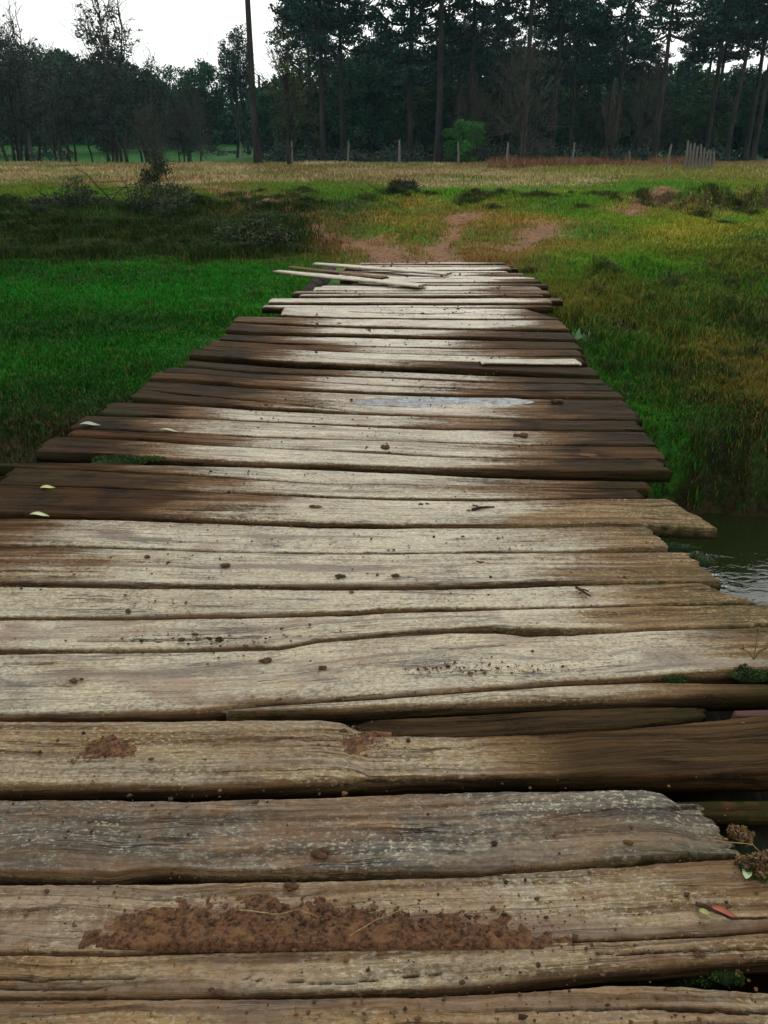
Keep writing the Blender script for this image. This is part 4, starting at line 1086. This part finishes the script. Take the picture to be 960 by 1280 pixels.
def sprig(px, py, h, label, z=None, n=7, mat='moss', name='seedling', lw=0.3):
    X, Y = on_plane(px, py, -0.05)
    b = MB(); l = MB()
    for i in range(n):
        a = i / n * 6.283 + random.uniform(-.4, .4); r = h * random.uniform(0.3, 0.7); hh = h * random.uniform(0.5, 1)
        p = [(0, 0, 0), (math.cos(a) * r * .4, math.sin(a) * r * .4, hh * .6), (math.cos(a) * r, math.sin(a) * r, hh)]
        b.tube(p, h * 0.015, 4)
        l.leaves(np.array([p[2]]), np.array([h * .1] * 3), 5, h * 0.13, aspect=0.45, tone=0.6)
    e = empty(name, (X, Y, float(terrain_z(X, Y)) if z is None else z))
    b.build('stem', M['stemgreen'], e); l.build('foliage', M[mat], e)
    return tag(e, label, 'plant')


M['stemgreen'] = foliage_mat('stem_green', (0.02, 0.05, 0.01), (0.05, 0.08, 0.02))
M['herb'] = foliage_mat('herb_leaf', (0.03, 0.10, 0.03), (0.10, 0.22, 0.09))
sprig(700, 415, 0.40, 'small pale leaved weed growing at the right edge of the deck', mat='herb')
sprig(938, 842, 0.09, 'tiny dry seedling standing in the moss cushion at the right edge', z=0.005, n=4, mat='mossdry')

# ------------------------------------------------------------------ trees
M['bark'] = bark_mat('dark_bark', (0.010, 0.010, 0.009), (0.034, 0.030, 0.026), 2.5)
M['barkgrey'] = bark_mat('grey_bark', (0.025, 0.023, 0.018), (0.075, 0.066, 0.052), 2.5)
M['araleaf'] = foliage_mat('araucaria_needles', (0.003, 0.022, 0.015), (0.010, 0.052, 0.034))  # teal cast of hazy distance mixed into the needle colour
M['scrubleaf'] = foliage_mat('scrub_foliage', (0.010, 0.024, 0.018), (0.030, 0.052, 0.034), alt=(0.028, 0.030, 0.024))
M['broadleaf'] = foliage_mat('broad_foliage', (0.005, 0.030, 0.014), (0.018, 0.080, 0.030), alt=(0.026, 0.052, 0.024))
M['mossleaf'] = foliage_mat('mossy_foliage', (0.018, 0.034, 0.008), (0.065, 0.080, 0.020))
M['lightleaf'] = foliage_mat('light_bush_foliage', (0.02, 0.085, 0.012), (0.05, 0.19, 0.03))
M['midleaf'] = foliage_mat('mid_green_foliage', (0.012, 0.040, 0.012), (0.040, 0.090, 0.024), alt=(0.05, 0.06, 0.03))
M['bankleaf'] = foliage_mat('bank_bush_foliage', (0.008, 0.020, 0.005), (0.040, 0.060, 0.014), alt=(0.05, 0.035, 0.014))
M['blueleaf'] = foliage_mat('eucalypt_foliage', (0.012, 0.034, 0.026), (0.030, 0.070, 0.050))


def curve(p0, p1, bend, n=6, wig=0.05):
    p0 = np.array(p0, float); p1 = np.array(p1, float)
    t = np.linspace(0, 1, n)[:, None]
    L = np.linalg.norm(p1 - p0)
    P = p0 * (1 - t) + p1 * t + np.array(bend, float) * (4 * t * (1 - t))
    P[1:-1] += rng.normal(0, wig * L * 0.3, (n - 2, 3))
    return P


def araucaria(h, r, cb, cr, whorls, seed, lean=0.0, dens=1.0, bare=0.0):
    """h height, r trunk radius, cb crown base fraction, cr crown radius"""
    global rng
    rng = np.random.default_rng(seed)
    t = MB(); l = MB()
    zz = np.linspace(0, h, 14)
    tr = np.stack([lean * (zz / h) ** 1.5 * h * 0.1 + 0.06 * fbm(zz * 0.3, zz * 0, seed, 2), 0.06 * fbm(zz * 0.3 + 5, zz * 0, seed + 1, 2), zz], -1)
    rad = r * (1 - 0.55 * zz / h); rad[0] *= 1.35
    t.tube(tr, rad, 9, jit=0.05)
    for w in range(whorls):
        f = w / max(1, whorls - 1)
        z0 = h * (cb + (0.99 - cb) * f ** 0.85)
        base = np.array([np.interp(z0, zz, tr[:, 0]), np.interp(z0, zz, tr[:, 1]), z0])
        n = rng.integers(6, 9)
        ph = rng.uniform(0, 6.28)
        for k in range(n):
            a = ph + k / n * 6.283 + rng.uniform(-0.25, 0.25)
            L = cr * (1.0 - 0.45 * max(0, f - 0.6) / 0.4) * rng.uniform(0.82, 1.08)
            up = L * (0.16 + 0.22 * f) + rng.uniform(-0.1, 0.2)
            end = base + np.array([math.cos(a) * L, math.sin(a) * L, up])
            P = curve(base, end, (0, 0, -L * 0.22), 6, 0.02)
            t.tube(P, np.linspace(0.085, 0.035, 6) * (0.6 + 0.4 * r / 0.3), 4)
            if rng.uniform() < bare: continue
            c = [end + (0, 0, 0.12)]
            for q in range(rng.integers(3, 5)):
                tt = rng.uniform(0.62, 1.0); pt = P[int(tt * 5)]
                c.append(pt + rng.normal(0, 0.55, 3) * (1, 1, 0.45) + (0, 0, 0.25))
            l.leaves(np.array(c), np.array([0.74, 0.74, 0.36]), int(56 * dens), 0.15)
    return t, l


def broad(h, seed, cr=2.6, trunks=1, cb=0.3, r=0.16, clumps=60, per=60, leafs=0.13, twigs=40, clr=(0.6, 0.6, 0.5), squash=1.0, tw=0.014, top_twigs=0):
    global rng
    rng = np.random.default_rng(seed)
    t = MB(); l = MB()
    cz = h * (cb + 1) / 2; rzz = h * (1 - cb) / 2
    cen = []
    while len(cen) < clumps:
        p = rng.uniform(-1, 1, 3)
        q = np.linalg.norm(p)
        if q > 1 or rng.uniform() > 0.25 + q: continue
        wv = 0.75 + 0.35 * vnoise(np.array(math.atan2(p[1], p[0]) * 1.5 + seed), np.array(p[2] * 2), seed)
        cen.append((p[0] * cr * wv, p[1] * cr * wv, cz + p[2] * rzz * squash * wv))
    cen = np.array(cen)
    bases = []
    for k in range(trunks):
        a = rng.uniform(0, 6.28); q = 0 if trunks == 1 else rng.uniform(0.3, 1.3)
        b0 = np.array([math.cos(a) * q, math.sin(a) * q, -0.1])
        top = np.array([b0[0] * 1.5 + rng.normal(0, 0.3), b0[1] * 1.5 + rng.normal(0, 0.3), h * rng.uniform(0.62, 0.85)])
        P = curve(b0, top, rng.normal(0, 0.15, 3) * (1, 1, 0), 9, 0.04)
        rk = r * rng.uniform(0.7, 1.1)
        t.tube(P, np.linspace(rk, rk * 0.25, 9), 7, jit=0.06)
        bases.append(P)
    for i, c in enumerate(cen):
        if i % 2 and clumps > 50: continue
        P = bases[i % len(bases)]
        j = np.clip(int(np.interp(c[2] - rzz * 0.5, [0, h * 0.8], [1, 8])), 1, 7)
        t.tube(curve(P[j], c, (0, 0, -0.15), 5, 0.05), np.linspace(r * 0.35, r * 0.08, 5), 4)
    l.leaves(cen, np.array(clr), per, leafs)
    # twigs poking out
    for k in range(twigs):
        c = cen[rng.integers(len(cen))]
        d = c - np.array([0, 0, cz - rzz * 0.6]); d /= np.linalg.norm(d) + 1e-6
        d = d + rng.normal(0, 0.35, 3); L = rng.uniform(0.6, 1.5) * min(1.0, h / 7)
        e = c + d * L
        if h < 2 and k > 40: break
        P = curve(c, e, rng.normal(0, 0.1, 3), 4, 0.08)
        t.tube(P, np.linspace(tw * 1.4, tw * 0.7, 4), 3, cap=False)
        for q in range(3):
            s = P[rng.integers(1, 4)]
            t.tube([s, s + d * L * 0.35 + rng.normal(0, 0.22, 3) * min(1.0, h / 7)], tw * 0.8, 3, cap=False)
    for k in range(top_twigs):
        P = bases[k % len(bases)]; s = P[rng.integers(5, 9)]
        e = s + np.array([rng.normal(0, 0.9), rng.normal(0, 0.6), rng.uniform(1.2, 3.2)])
        Q = curve(s, e, rng.normal(0, 0.2, 3), 6, 0.08)
        t.tube(Q, np.linspace(0.06, 0.02, 6), 4)
        for q in range(6):
            z_ = Q[rng.integers(2, 6)]
            f = z_ + np.array([rng.normal(0, 0.5), rng.normal(0, 0.4), rng.uniform(0.2, 0.9)])
            t.tube(curve(z_, f, rng.normal(0, 0.06, 3), 4, 0.05), 0.016, 3, cap=False)
            if rng.uniform() < 0.35:
                l.leaves(np.array([f]), np.array([0.18, 0.18, 0.14]), 10, 0.09)
    return t, l


PROTO = {}


def proto(key, tl, bark, leafm):
    PROTO[key] = (tl[0].mesh('trunk', M[bark]), tl[1].mesh('crown', M[leafm]))


for i, (h, cb, cr, wh, s) in enumerate(((15, 0.74, 4.3, 4, 1), (16, 0.78, 4.0, 3, 2), (14, 0.72, 4.5, 3, 3), (13.5, 0.80, 4.0, 3, 4))):
    proto('ara%d' % i, araucaria(h, 0.27, cb, cr, wh, 200 + s, dens=1.15), 'bark', 'araleaf')
proto('aralow', araucaria(15, 0.30, 0.42, 3.4, 8, 209, dens=0.9), 'bark', 'araleaf')
proto('arabare', araucaria(12.2, 0.24, 0.76, 3.0, 5, 221, dens=0.7, bare=0.65), 'bark', 'araleaf')
for i in range(3):
    proto('scrub%d' % i, broad(9.2, 300 + i, 3.0, 5, 0.16, 0.13, 95, 60, 0.10, 150, (0.62, 0.62, 0.5), tw=0.014), 'bark', 'scrubleaf')
proto('scrubtall', broad(11.0, 310, 2.4, 3, 0.30, 0.15, 60, 45, 0.10, 110, (0.5, 0.5, 0.45), top_twigs=14), 'barkgrey', 'scrubleaf')
for i in range(3):
    proto('broad%d' % i, broad(9.5, 320 + i, 3.5, 2, 0.02, 0.16, 120, 75, 0.15, 25, (0.8, 0.8, 0.62)), 'bark', 'midleaf' if i == 1 else 'broadleaf')
proto('mossy', broad(10.6, 330, 2.0, 1, 0.22, 0.20, 34, 70, 0.09, 130, (0.42, 0.42, 0.5), tw=0.02), 'bark', 'mossleaf')
for i in range(2):
    proto('bare%d' % i, broad(7.5, 340 + i, 2.0, 4, 0.12, 0.07, 60, 16, 0.06, 330, (0.5, 0.5, 0.6), tw=0.013), 'barkgrey', 'scrubleaf')
proto('eucal', broad(12, 350, 1.1, 1, 0.38, 0.14, 44, 70, 0.11, 10, (0.45, 0.45, 0.6)), 'bark', 'blueleaf')
proto('bush', broad(3.0, 360, 1.5, 4, 0.02, 0.05, 40, 120, 0.07, 12, (0.4, 0.4, 0.35)), 'bark', 'lightleaf')
proto('dome', broad(9.5, 326, 3.6, 1, 0.30, 0.2, 100, 80, 0.15, 15, (0.8, 0.8, 0.55)), 'bark', 'broadleaf')
PH = {'dome': 9.5, 'ara0': 15, 'ara1': 16, 'ara2': 14, 'ara3': 13.5, 'aralow': 15, 'arabare': 12.2, 'scrub0': 9.2, 'scrub1': 9.2, 'scrub2': 9.2, 'scrubtall': 11, 'broad0': 9.5, 'broad1': 9.5, 'broad2': 9.5,
      'mossy': 10.6, 'bare0': 7.5, 'bare1': 7.5, 'eucal': 12, 'bush': 3.0}
TN = {'ara': ('araucaria_tree', 'tree', 'araucaria trees behind the field'), 'scr': ('scrub_tree', 'tree', 'dark scrub trees at the left'), 'dom': ('broadleaf_tree', 'tree', 'broadleaf trees in the wood'), 'bro': ('broadleaf_tree', 'tree', 'broadleaf trees in the wood'),
      'mos': ('mossy_tree', 'tree', None), 'bar': ('leafless_tree', 'tree', 'grey leafless small trees'), 'euc': ('slender_tree', 'tree', 'slender bluish trees'), 'bus': ('round_bush', 'bush', None)}


def tree(key, px, Y, label, hh=None, top=None, rz=None, wide=1.0, tilt=0.0):
    nm, cat, grp = TN[key[:3]]
    X = at_dist(px, Y)
    z = float(terrain_z(X, Y))
    if top is not None: hh = z_at(top, Y) - z
    s = (hh or PH[key]) / PH[key]
    if key.startswith('ara') and Y >= 84 and top is not None:
        s *= 0.86 + 0.14 * math.sin(px * 0.37) - 0.05
    e = empty(nm, (X, Y, z - 0.05), random.uniform(0, 6.28) if rz is None else rz)
    e.rotation_euler[1] = 0
    if tilt:
        e.rotation_euler = (0, tilt, 0)
    e.scale = (s * wide, s * wide, s)
    link('trunk', PROTO[key][0], e); link('crown', PROTO[key][1], e)
    return tag(e, label, cat, grp)


# left scrub belt
tree('scrub0', -25, 74, 'dark scrub tree cut by the left edge of the picture', top=45)
tree('scrub1', 32, 76, 'dark many stemmed scrub tree second from the left edge', top=40)
tree('scrub2', 85, 73, 'broad dark scrub tree with many stems beside the leafless topped one', top=62)
tree('scrubtall', 148, 78, 'tall scrub tree with bare grey branches rising into the sky', top=-12)
tree('scrub0', 128, 74, 'dark scrub tree under the tall bare branches', top=68)
tree('scrub1', 190, 76, 'dark scrub tree sloping down at the right end of the left clump', top=72, wide=0.9)
tree('scrub2', 232, 88, 'lower dull scrub tree just right of the left clump', top=105, wide=0.8)
tree('scrubtall', 30, 84, 'pale twiggy treetop sticking up at the far left', top=12)
tree('bare0', 188, 72, 'low leaning leafless tree at the field edge under the clump', top=140, wide=1.2)
tree('dome', 262, 112, 'round blue green crown behind the sky gap on the left', top=72, wide=0.85)
tree('broad2', 225, 118, 'distant dark crown left of the round blue green one', top=82)
tree('broad1', 60, 105, 'big dark crown behind the left clump', top=50, wide=1.1)
tree('broad2', 150, 110, 'dark crown behind the tall bare branches', top=60, wide=1.1)
tree('broad0', -20, 100, 'dark crown behind the leftmost scrub tree', top=30, wide=1.1)
tree('bare1', 245, 84, 'thin leafless tree on the green strip', top=120)
# columns and middle
tree('ara1', 322, 66, 'thick straight bare trunk standing alone left of the mossy tree', hh=17, rz=1.0)
tree('eucal', 297, 98, 'slender bluish tree left of the thick bare trunk', top=28)
tree('eucal', 312, 104, 'slender bluish tree behind the thick bare trunk', top=20)
tree('mossy', 362, 60, 'crooked mossy tree nearest to the field', top=18)
tree('ara0', 390, 92, 'araucaria crown left of centre top', top=-30)
tree('ara2', 428, 84, 'araucaria with dark straight trunk right of the mossy tree', top=-20)
tree('aralow', 512, 80, 'dense araucaria with layered branches at the centre', top=-60)
tree('ara1', 547, 74, 'thickest dark trunk near the centre, crown cut by the top edge', hh=16.5, wide=1.1)
tree('ara3', 470, 96, 'araucaria between the central trunk and the mossy tree', top=-5)
tree('ara0', 595, 92, 'araucaria just right of the thickest central trunk', top=-12)
tree('ara2', 625, 86, 'low crowned araucaria left of the grey brush', top=8)
tree('ara1', 652, 72, 'tall trunk behind the grey brush', hh=15.5)
tree('bare0', 648, 66, 'grey leafless brush tree at the foot of a tall trunk', top=70, wide=1.1)
tree('bare1', 590, 78, 'grey leafless tree behind the light green bush', top=105)
tree('bush', 578, 72, 'round light green bush at the field edge', hh=3.4)
tree('ara0', 700, 98, 'araucaria with full crown right of the grey brush', top=5)
tree('ara3', 728, 92, 'araucaria with thin trunk seen against a sky gap', top=15)
tree('ara2', 755, 96, 'araucaria just left of the one with bare radiating branches', top=8)
tree('ara1', 778, 102, 'taller araucaria behind the one with bare branches', top=-10)
tree('arabare', 816, 70, 'tall araucaria with bare radiating branches at its top', top=-14, wide=1.0)
tree('ara3', 846, 112, 'small distant umbrella crown framed by sky', top=22, wide=0.6)
tree('ara1', 905, 74, 'leaning grey trunked araucaria behind the picket fence', hh=12.5, wide=1.0, tilt=0.05)
tree('ara0', 930, 82, 'big dark araucaria near the right edge', top=-25)
tree('ara2', 975, 86, 'araucaria cut by the right edge', top=-20)
tree('ara0', 885, 92, 'araucaria crown above the picket fence', top=-8)
tree('bare1', 757, 62, 'thin leaning grey stem in the brown brush', top=115, wide=0.5)
tree('bare0', 800, 80, 'leafless brush under the bare branched araucaria', top=90)
# understorey behind
for i, (px, Y, top, lab) in enumerate(((335, 100, 105, 'dark understorey tree behind the thick bare trunk'), (375, 92, 88, 'dark understorey tree behind the mossy tree'),
        (415, 96, 95, 'dark green understorey tree right of the mossy tree'), (455, 90, 80, 'dense dark understorey tree left of the central post'), (495, 94, 90, 'understorey tree behind the central fence post'),
        (535, 98, 85, 'understorey tree behind the thickest trunk'), (580, 100, 78, 'understorey tree behind the light green bush'), (625, 96, 92, 'understorey tree left of the grey brush'),
        (672, 92, 95, 'understorey tree right of the grey brush'), (710, 104, 108, 'understorey tree below the first sky gap on the right'), (748, 100, 100, 'understorey tree below the thin trunked araucaria'),
        (790, 96, 95, 'understorey tree left of the bare branched araucaria'), (835, 98, 92, 'rounded understorey tree below the small umbrella crown'), (870, 90, 84, 'understorey tree behind the picket fence'),
        (915, 96, 80, 'understorey tree behind the leaning trunk'), (955, 90, 75, 'understorey tree at the right edge'), (1000, 92, 60, 'understorey tree beyond the right edge'))):
    tree('broad%d' % (i % 3), px, Y, lab, top=top - (22 if 380 < px < 700 else 0), wide=1.05)

for px, Y, top, key, lab in ((570, 88, -5, 'ara3', 'araucaria whose flat crown fills the gap right of the thickest trunk'), (672, 104, -8, 'ara2', 'distant araucaria crown behind the grey brush'),
        (612, 100, -14, 'ara1', 'distant araucaria above the light green bush'), (740, 108, -12, 'ara0', 'distant araucaria at the top between two thin trunks'), (790, 90, 28, 'ara3', 'lower araucaria crown left of the bare branched one'),
        (955, 96, -18, 'ara1', 'distant araucaria in the upper right corner'), (870, 104, 30, 'ara3', 'distant araucaria right of the small umbrella crown'), (490, 104, -15, 'ara2', 'distant araucaria left of the layered central one'),
        (585, 80, -30, 'ara2', 'near araucaria whose wide crown meets the top edge right of centre'), (688, 78, -22, 'ara3', 'near araucaria with a wide crown right of the grey brush trunk'),
        (765, 82, -25, 'ara0', 'near araucaria left of the bare branched one, cut by the top edge'), (880, 80, -20, 'ara2', 'near araucaria with a wide dark crown above the picket fence'), (940, 74, -35, 'ara1', 'nearest araucaria at the upper right corner'),
        (405, 82, -28, 'ara3', 'near araucaria with wide crown right above the mossy tree'), (410, 108, -22, 'ara3', 'distant araucaria above the mossy tree\'s right side'), (710, 82, 40, 'ara2', 'lower araucaria with a flat crown right of the grey brush')):
    tree(key, px, Y, lab, top=top)


# undergrowth along the foot of the wood
g = np.random.default_rng(611); rng = np.random.default_rng(612)
l = MB(); cen = []; rad = []
for k in range(1500):
    Y = g.uniform(72, 125); px = g.uniform(-80, 1040); X = at_dist(px, Y)
    dn = float(fbm(np.array(px * 0.02), np.array(Y * 0.08), 44, 3)) + (0.25 if px > 330 else -0.28) + (0.25 if Y > 100 else 0)
    if dn < 0.0: continue
    hh = g.uniform(0.2, 1.3) + max(0, dn) * 2.2 * g.uniform(0.2, 1)
    z = float(terrain_z(X, Y))
    cen.append((X, Y, z + hh * 0.5)); rad.append((g.uniform(0.6, 1.3), 0.7, hh * 0.6))
l.leaves(np.array(cen), np.array(rad), 60, 0.13)
tag(l.build('undergrowth', M['scrubleaf']), 'dark tangled undergrowth between the trunks at the foot of the wood', 'undergrowth', kind='stuff')

# far wood as one mass
g = np.random.default_rng(501)
rng = np.random.default_rng(502)
l = MB()
cen = []
for k in range(2600):
    Y = g.uniform(128, 150); px = g.uniform(-160, 1120); X = at_dist(px, Y)
    zt = terrain_z(X, Y)
    tp = z_at(np.interp(px, [-200, 180, 225, 300, 360, 400, 690, 740, 1100], [60, 75, 112, 118, 95, 62, 62, 90, 84]) + 10 * fbm(np.array(px * 0.03), np.array(0.0), 5, 3) + 6, Y)
    cen.append((X, Y, zt + 0.3 + (tp - zt) * g.uniform(0, 1) ** 1.1))
l.leaves(np.array(cen), np.array([1.9, 1.9, 1.0]), 45, 0.42)
for k in range(120):
    Y = g.uniform(126, 140); X = at_dist(g.uniform(-150, 1100), Y); z = float(terrain_z(X, Y))
    l.tube([(X, Y, z), (X + g.normal(0, .2), Y, z + 9)], 0.18, 5)
tag(l.build('far_wood', M['broadleaf']), 'distant dark wood closing the view behind the trees', 'wood', kind='stuff')

# bushes on the bank
def bank_bush(px, py, h, label, key='bankleaf', cr=0.5, n=26, seed=1, Yd=None, upright=1.0):
    Y = Yd; X = at_dist(px, Y, 0.2); z = float(terrain_z(X, Y))
    tl = broad(h, 700 + seed, cr, 5, 0.05, 0.02, n, 90, 0.028, 90, (cr * .32, cr * .32, h * .16), tw=0.006)
    e = empty('bank_bush', (X, Y, z - 0.03))
    tl[0].build('stem', M['bark'], e); tl[1].build('foliage', M[key], e)
    return tag(e, label, 'bush', 'dark bushes on the left bank')


bank_bush(200, 290, 1.25, 'upright dark bush standing above the left bank', cr=0.42, seed=1, Yd=21.0)
bank_bush(212, 290, 0.85, 'low wide dark bush at the foot of the upright one', cr=0.9, n=34, seed=2, Yd=19.4)
bank_bush(95, 275, 0.7, 'low dark bush on the left bank near the edge of the picture', cr=0.8, seed=3, Yd=19.8)
bank_bush(318, 310, 0.55, 'low dark bush on the bank close to the loose planks', cr=0.8, seed=4, Yd=15.8)
bank_bush(505, 240, 0.5, 'small round dark bush on the low step behind the bridge', cr=0.6, seed=5, Yd=26.0)

# ------------------------------------------------------------------ fence
nt = NT('grey_post_wood')
tc = nt.n('ShaderNodeTexCoord').outputs['Object']
k1 = nt.noise(nt.scale(tc, (8, 8, 1)), 3, 5)
nt.out(nt.mix(k1, (0.045, 0.043, 0.036), (0.17, 0.16, 0.14)), 0.8); M['post'] = nt.m


def post(px, Y, h, r, label, lean=0.0):
    X = at_dist(px, Y); z = float(terrain_z(X, Y))
    b = MB()
    zz = np.linspace(-0.2, h, 7)
    r = r * 0.72; h = h * random.uniform(0.75, 0.95)
    b.tube(np.stack([lean * zz + 0.01 * rng.normal(size=7), 0.01 * rng.normal(size=7), zz], -1), r * np.array([1, 1.05, 1, 0.97, 0.95, 0.9, 0.72]), 8, jit=0.08)
    o = b.build('fence_post', M['post'], None); o.location = (X, Y, z)
    return tag(o, label, 'fence post', 'wooden fence posts along the wood')


post(303, 68, 1.6, 0.07, 'fence post on the green strip left of the thick bare trunk')
post(366, 64, 1.7, 0.09, 'fence post at the foot of the mossy tree')
post(435, 64, 1.6, 0.09, 'pale fence post right of the mossy tree', 0.04)
post(499, 60, 1.65, 0.12, 'widest palest fence post near the centre')
post(573, 60, 1.45, 0.10, 'leaning pale fence post in front of the light green bush', -0.05)
post(633, 60, 1.45, 0.11, 'fence post at the foot of the grey brush')
post(715, 53, 1.4, 0.08, 'thin fence post in the brown brush right of the grey tree')
post(787, 58, 0.9, 0.08, 'short pale stub post left of the bare branched araucaria', -0.2)
post(832, 46, 1.25, 0.08, 'dark fence post left of the picket fence', 0.08)
pf = empty('picket_fence', (at_dist(872, 47), 47, float(terrain_z(at_dist(872, 47), 47))))
tag(pf, 'short grey picket fence piece near the right side of the field', 'fence')
for i in range(9):
    b = MB(); x = -0.75 + i * 0.185; hh = 1.35 - 0.45 * (i / 8) + random.uniform(-0.08, 0.08)
    b.tube([(x, random.uniform(-.02, .02), -0.1), (x + random.uniform(-.03, .03), 0, hh * .5), (x + random.uniform(-.05, .05), 0, hh)], [0.07, 0.07, 0.05], 7, jit=0.1)
    b.build('picket', M['post'], pf)
for zz in (0.35, 0.85):
    b = MB(); b.tube([(-0.85, 0.07, zz), (0.8, 0.07, zz - 0.06)], 0.035, 6); b.build('rail', M['post'], pf)

# stump on the right bank, a hollow's black shade put into its colour
X, Y = on_plane(781, 402, -0.2)
b = MB(); b.tube([(0, 0, -0.15), (0.01, 0, 0.0), (0.0, 0.02, 0.06), (0.03, 0.02, 0.11)], [0.22, 0.17, 0.14, 0.07], 14, jit=0.25)
for q in range(9):
    a_ = q * 0.7; b.tube([(0.12 * math.cos(a_), 0.12 * math.sin(a_), 0.02), (0.11 * math.cos(a_), 0.11 * math.sin(a_), 0.08 + 0.09 * random.random())], [0.035, 0.008], 5, jit=0.2)
o = b.build('tree_stump', M['log'], None, True); o.location = (X, Y, float(terrain_z(X, Y)))
tag(o, 'short black stump standing in the grass right of the bridge', 'stump')

# brown dead brush strip near the fence
g = np.random.default_rng(91); N = 5200
Y = g.uniform(52, 66, N); X = at_dist(g.uniform(610, 870, N), Y)
k = fbm(X * 0.4, Y * 0.15, 92, 3) > -0.25; X, Y = X[k], Y[k]; N = len(X)
b3 = np.stack([X, Y, terrain_z(X, Y)], -1); d = g.normal(size=(N, 3)) * (0.3, 0.3, 0.12); d[:, 2] = g.uniform(0.2, 0.65, N)
w = np.stack([g.uniform(0.012, 0.03, N), 0 * X, 0 * X], -1)
V = np.stack([b3 - w, b3 + w, b3 + d], 1).reshape(-1, 3)
c = np.repeat(np.array([0.16, 0.085, 0.045]) * g.uniform(0.4, 1.5, (N, 1)), 3, 0)
tag(link('dead_brush', make_mesh('dead_brush', V, np.arange(3 * N).reshape(-1, 3), M['blade'], {'col': ('FLOAT_COLOR', np.hstack([c, np.ones((len(c), 1))]))})), 'brown dead bracken strip in front of the fence posts', 'brush', kind='stuff')

# ------------------------------------------------------------------ thin damp air
hz = bpy.data.materials.new('damp_air'); hz.use_nodes = True
ht = hz.node_tree; ht.nodes.remove(ht.nodes['Principled BSDF'])
pv = ht.nodes.new('ShaderNodeVolumePrincipled'); pv.inputs['Color'].default_value = (0.42, 0.74, 0.92, 1); pv.inputs['Density'].default_value = HAZE
ht.links.new(pv.outputs[0], ht.nodes['Material Output'].inputs['Volume'])
bx = np.array([[x, y, z] for z in (-3.2, 26) for x, y in ((-420, -80), (420, -80), (420, 520), (-420, 520))], float)
hm = make_mesh('haze', bx, np.array([[3, 2, 1, 0], [4, 5, 6, 7], [0, 1, 5, 4], [1, 2, 6, 5], [2, 3, 7, 6], [3, 0, 4, 7]]), hz)
tag(link('haze', hm), 'thin bluish damp air between the trees', kind='stuff')

# ------------------------------------------------------------------ sky and light
w = bpy.data.worlds.new('World'); sc.world = w; w.use_nodes = True
nt_ = w.node_tree; bg = nt_.nodes['Background']
sky = nt_.nodes.new('ShaderNodeTexSky'); sky.sky_type = 'NISHITA'; sky.sun_disc = False
SUN_EL, SUN_AZ = R(33), R(8)
sky.sun_elevation = SUN_EL; sky.sun_rotation = SUN_AZ; sky.air_density = 1.0; sky.dust_density = 4.0
hsv = nt_.nodes.new('ShaderNodeHueSaturation'); hsv.inputs['Saturation'].default_value = 0.25
nt_.links.new(sky.outputs[0], hsv.inputs['Color'])
mx_ = nt_.nodes.new('ShaderNodeMix'); mx_.data_type = 'RGBA'
tcw = nt_.nodes.new('ShaderNodeTexCoord'); nz = nt_.nodes.new('ShaderNodeTexNoise'); nz.inputs['Scale'].default_value = 1.6; nz.inputs['Detail'].default_value = 5
nt_.links.new(tcw.outputs['Generated'], nz.inputs['Vector'])
cr_ = nt_.nodes.new('ShaderNodeMapRange'); cr_.inputs[3].default_value = 0.72; cr_.inputs[4].default_value = 0.95
nt_.links.new(nz.outputs['Fac'], cr_.inputs[0])
nt_.links.new(cr_.outputs[0], mx_.inputs[0]); nt_.links.new(hsv.outputs[0], mx_.inputs[6])
mx_.inputs[7].default_value = (14.0, 14.5, 14.0, 1)     # closed cloud cover
nt_.links.new(mx_.outputs[2], bg.inputs['Color'])
bg.inputs['Strength'].default_value = 0.09
sl = bpy.data.lights.new('sun', 'SUN'); so = bpy.data.objects.new('sun', sl); COL.objects.link(so)
sl.energy = 1.0; sl.angle = R(28); sl.color = (1.0, 0.97, 0.92)
sd = Vector((math.sin(SUN_AZ) * math.cos(SUN_EL), math.cos(SUN_AZ) * math.cos(SUN_EL), math.sin(SUN_EL)))
so.rotation_euler = sd.to_track_quat('Z', 'Y').to_euler()
so.location = (0, 0, 20)

vs = sc.view_settings
vs.view_transform = 'Standard'; vs.look = 'None'; vs.exposure = 0.0; vs.gamma = 1.0; vs.use_curve_mapping = False
sc.render.engine = 'CYCLES'
sc.cycles.max_bounces = 4; sc.cycles.diffuse_bounces = 2; sc.cycles.glossy_bounces = 2; sc.cycles.volume_bounces = 0
sc.cycles.use_denoising = True
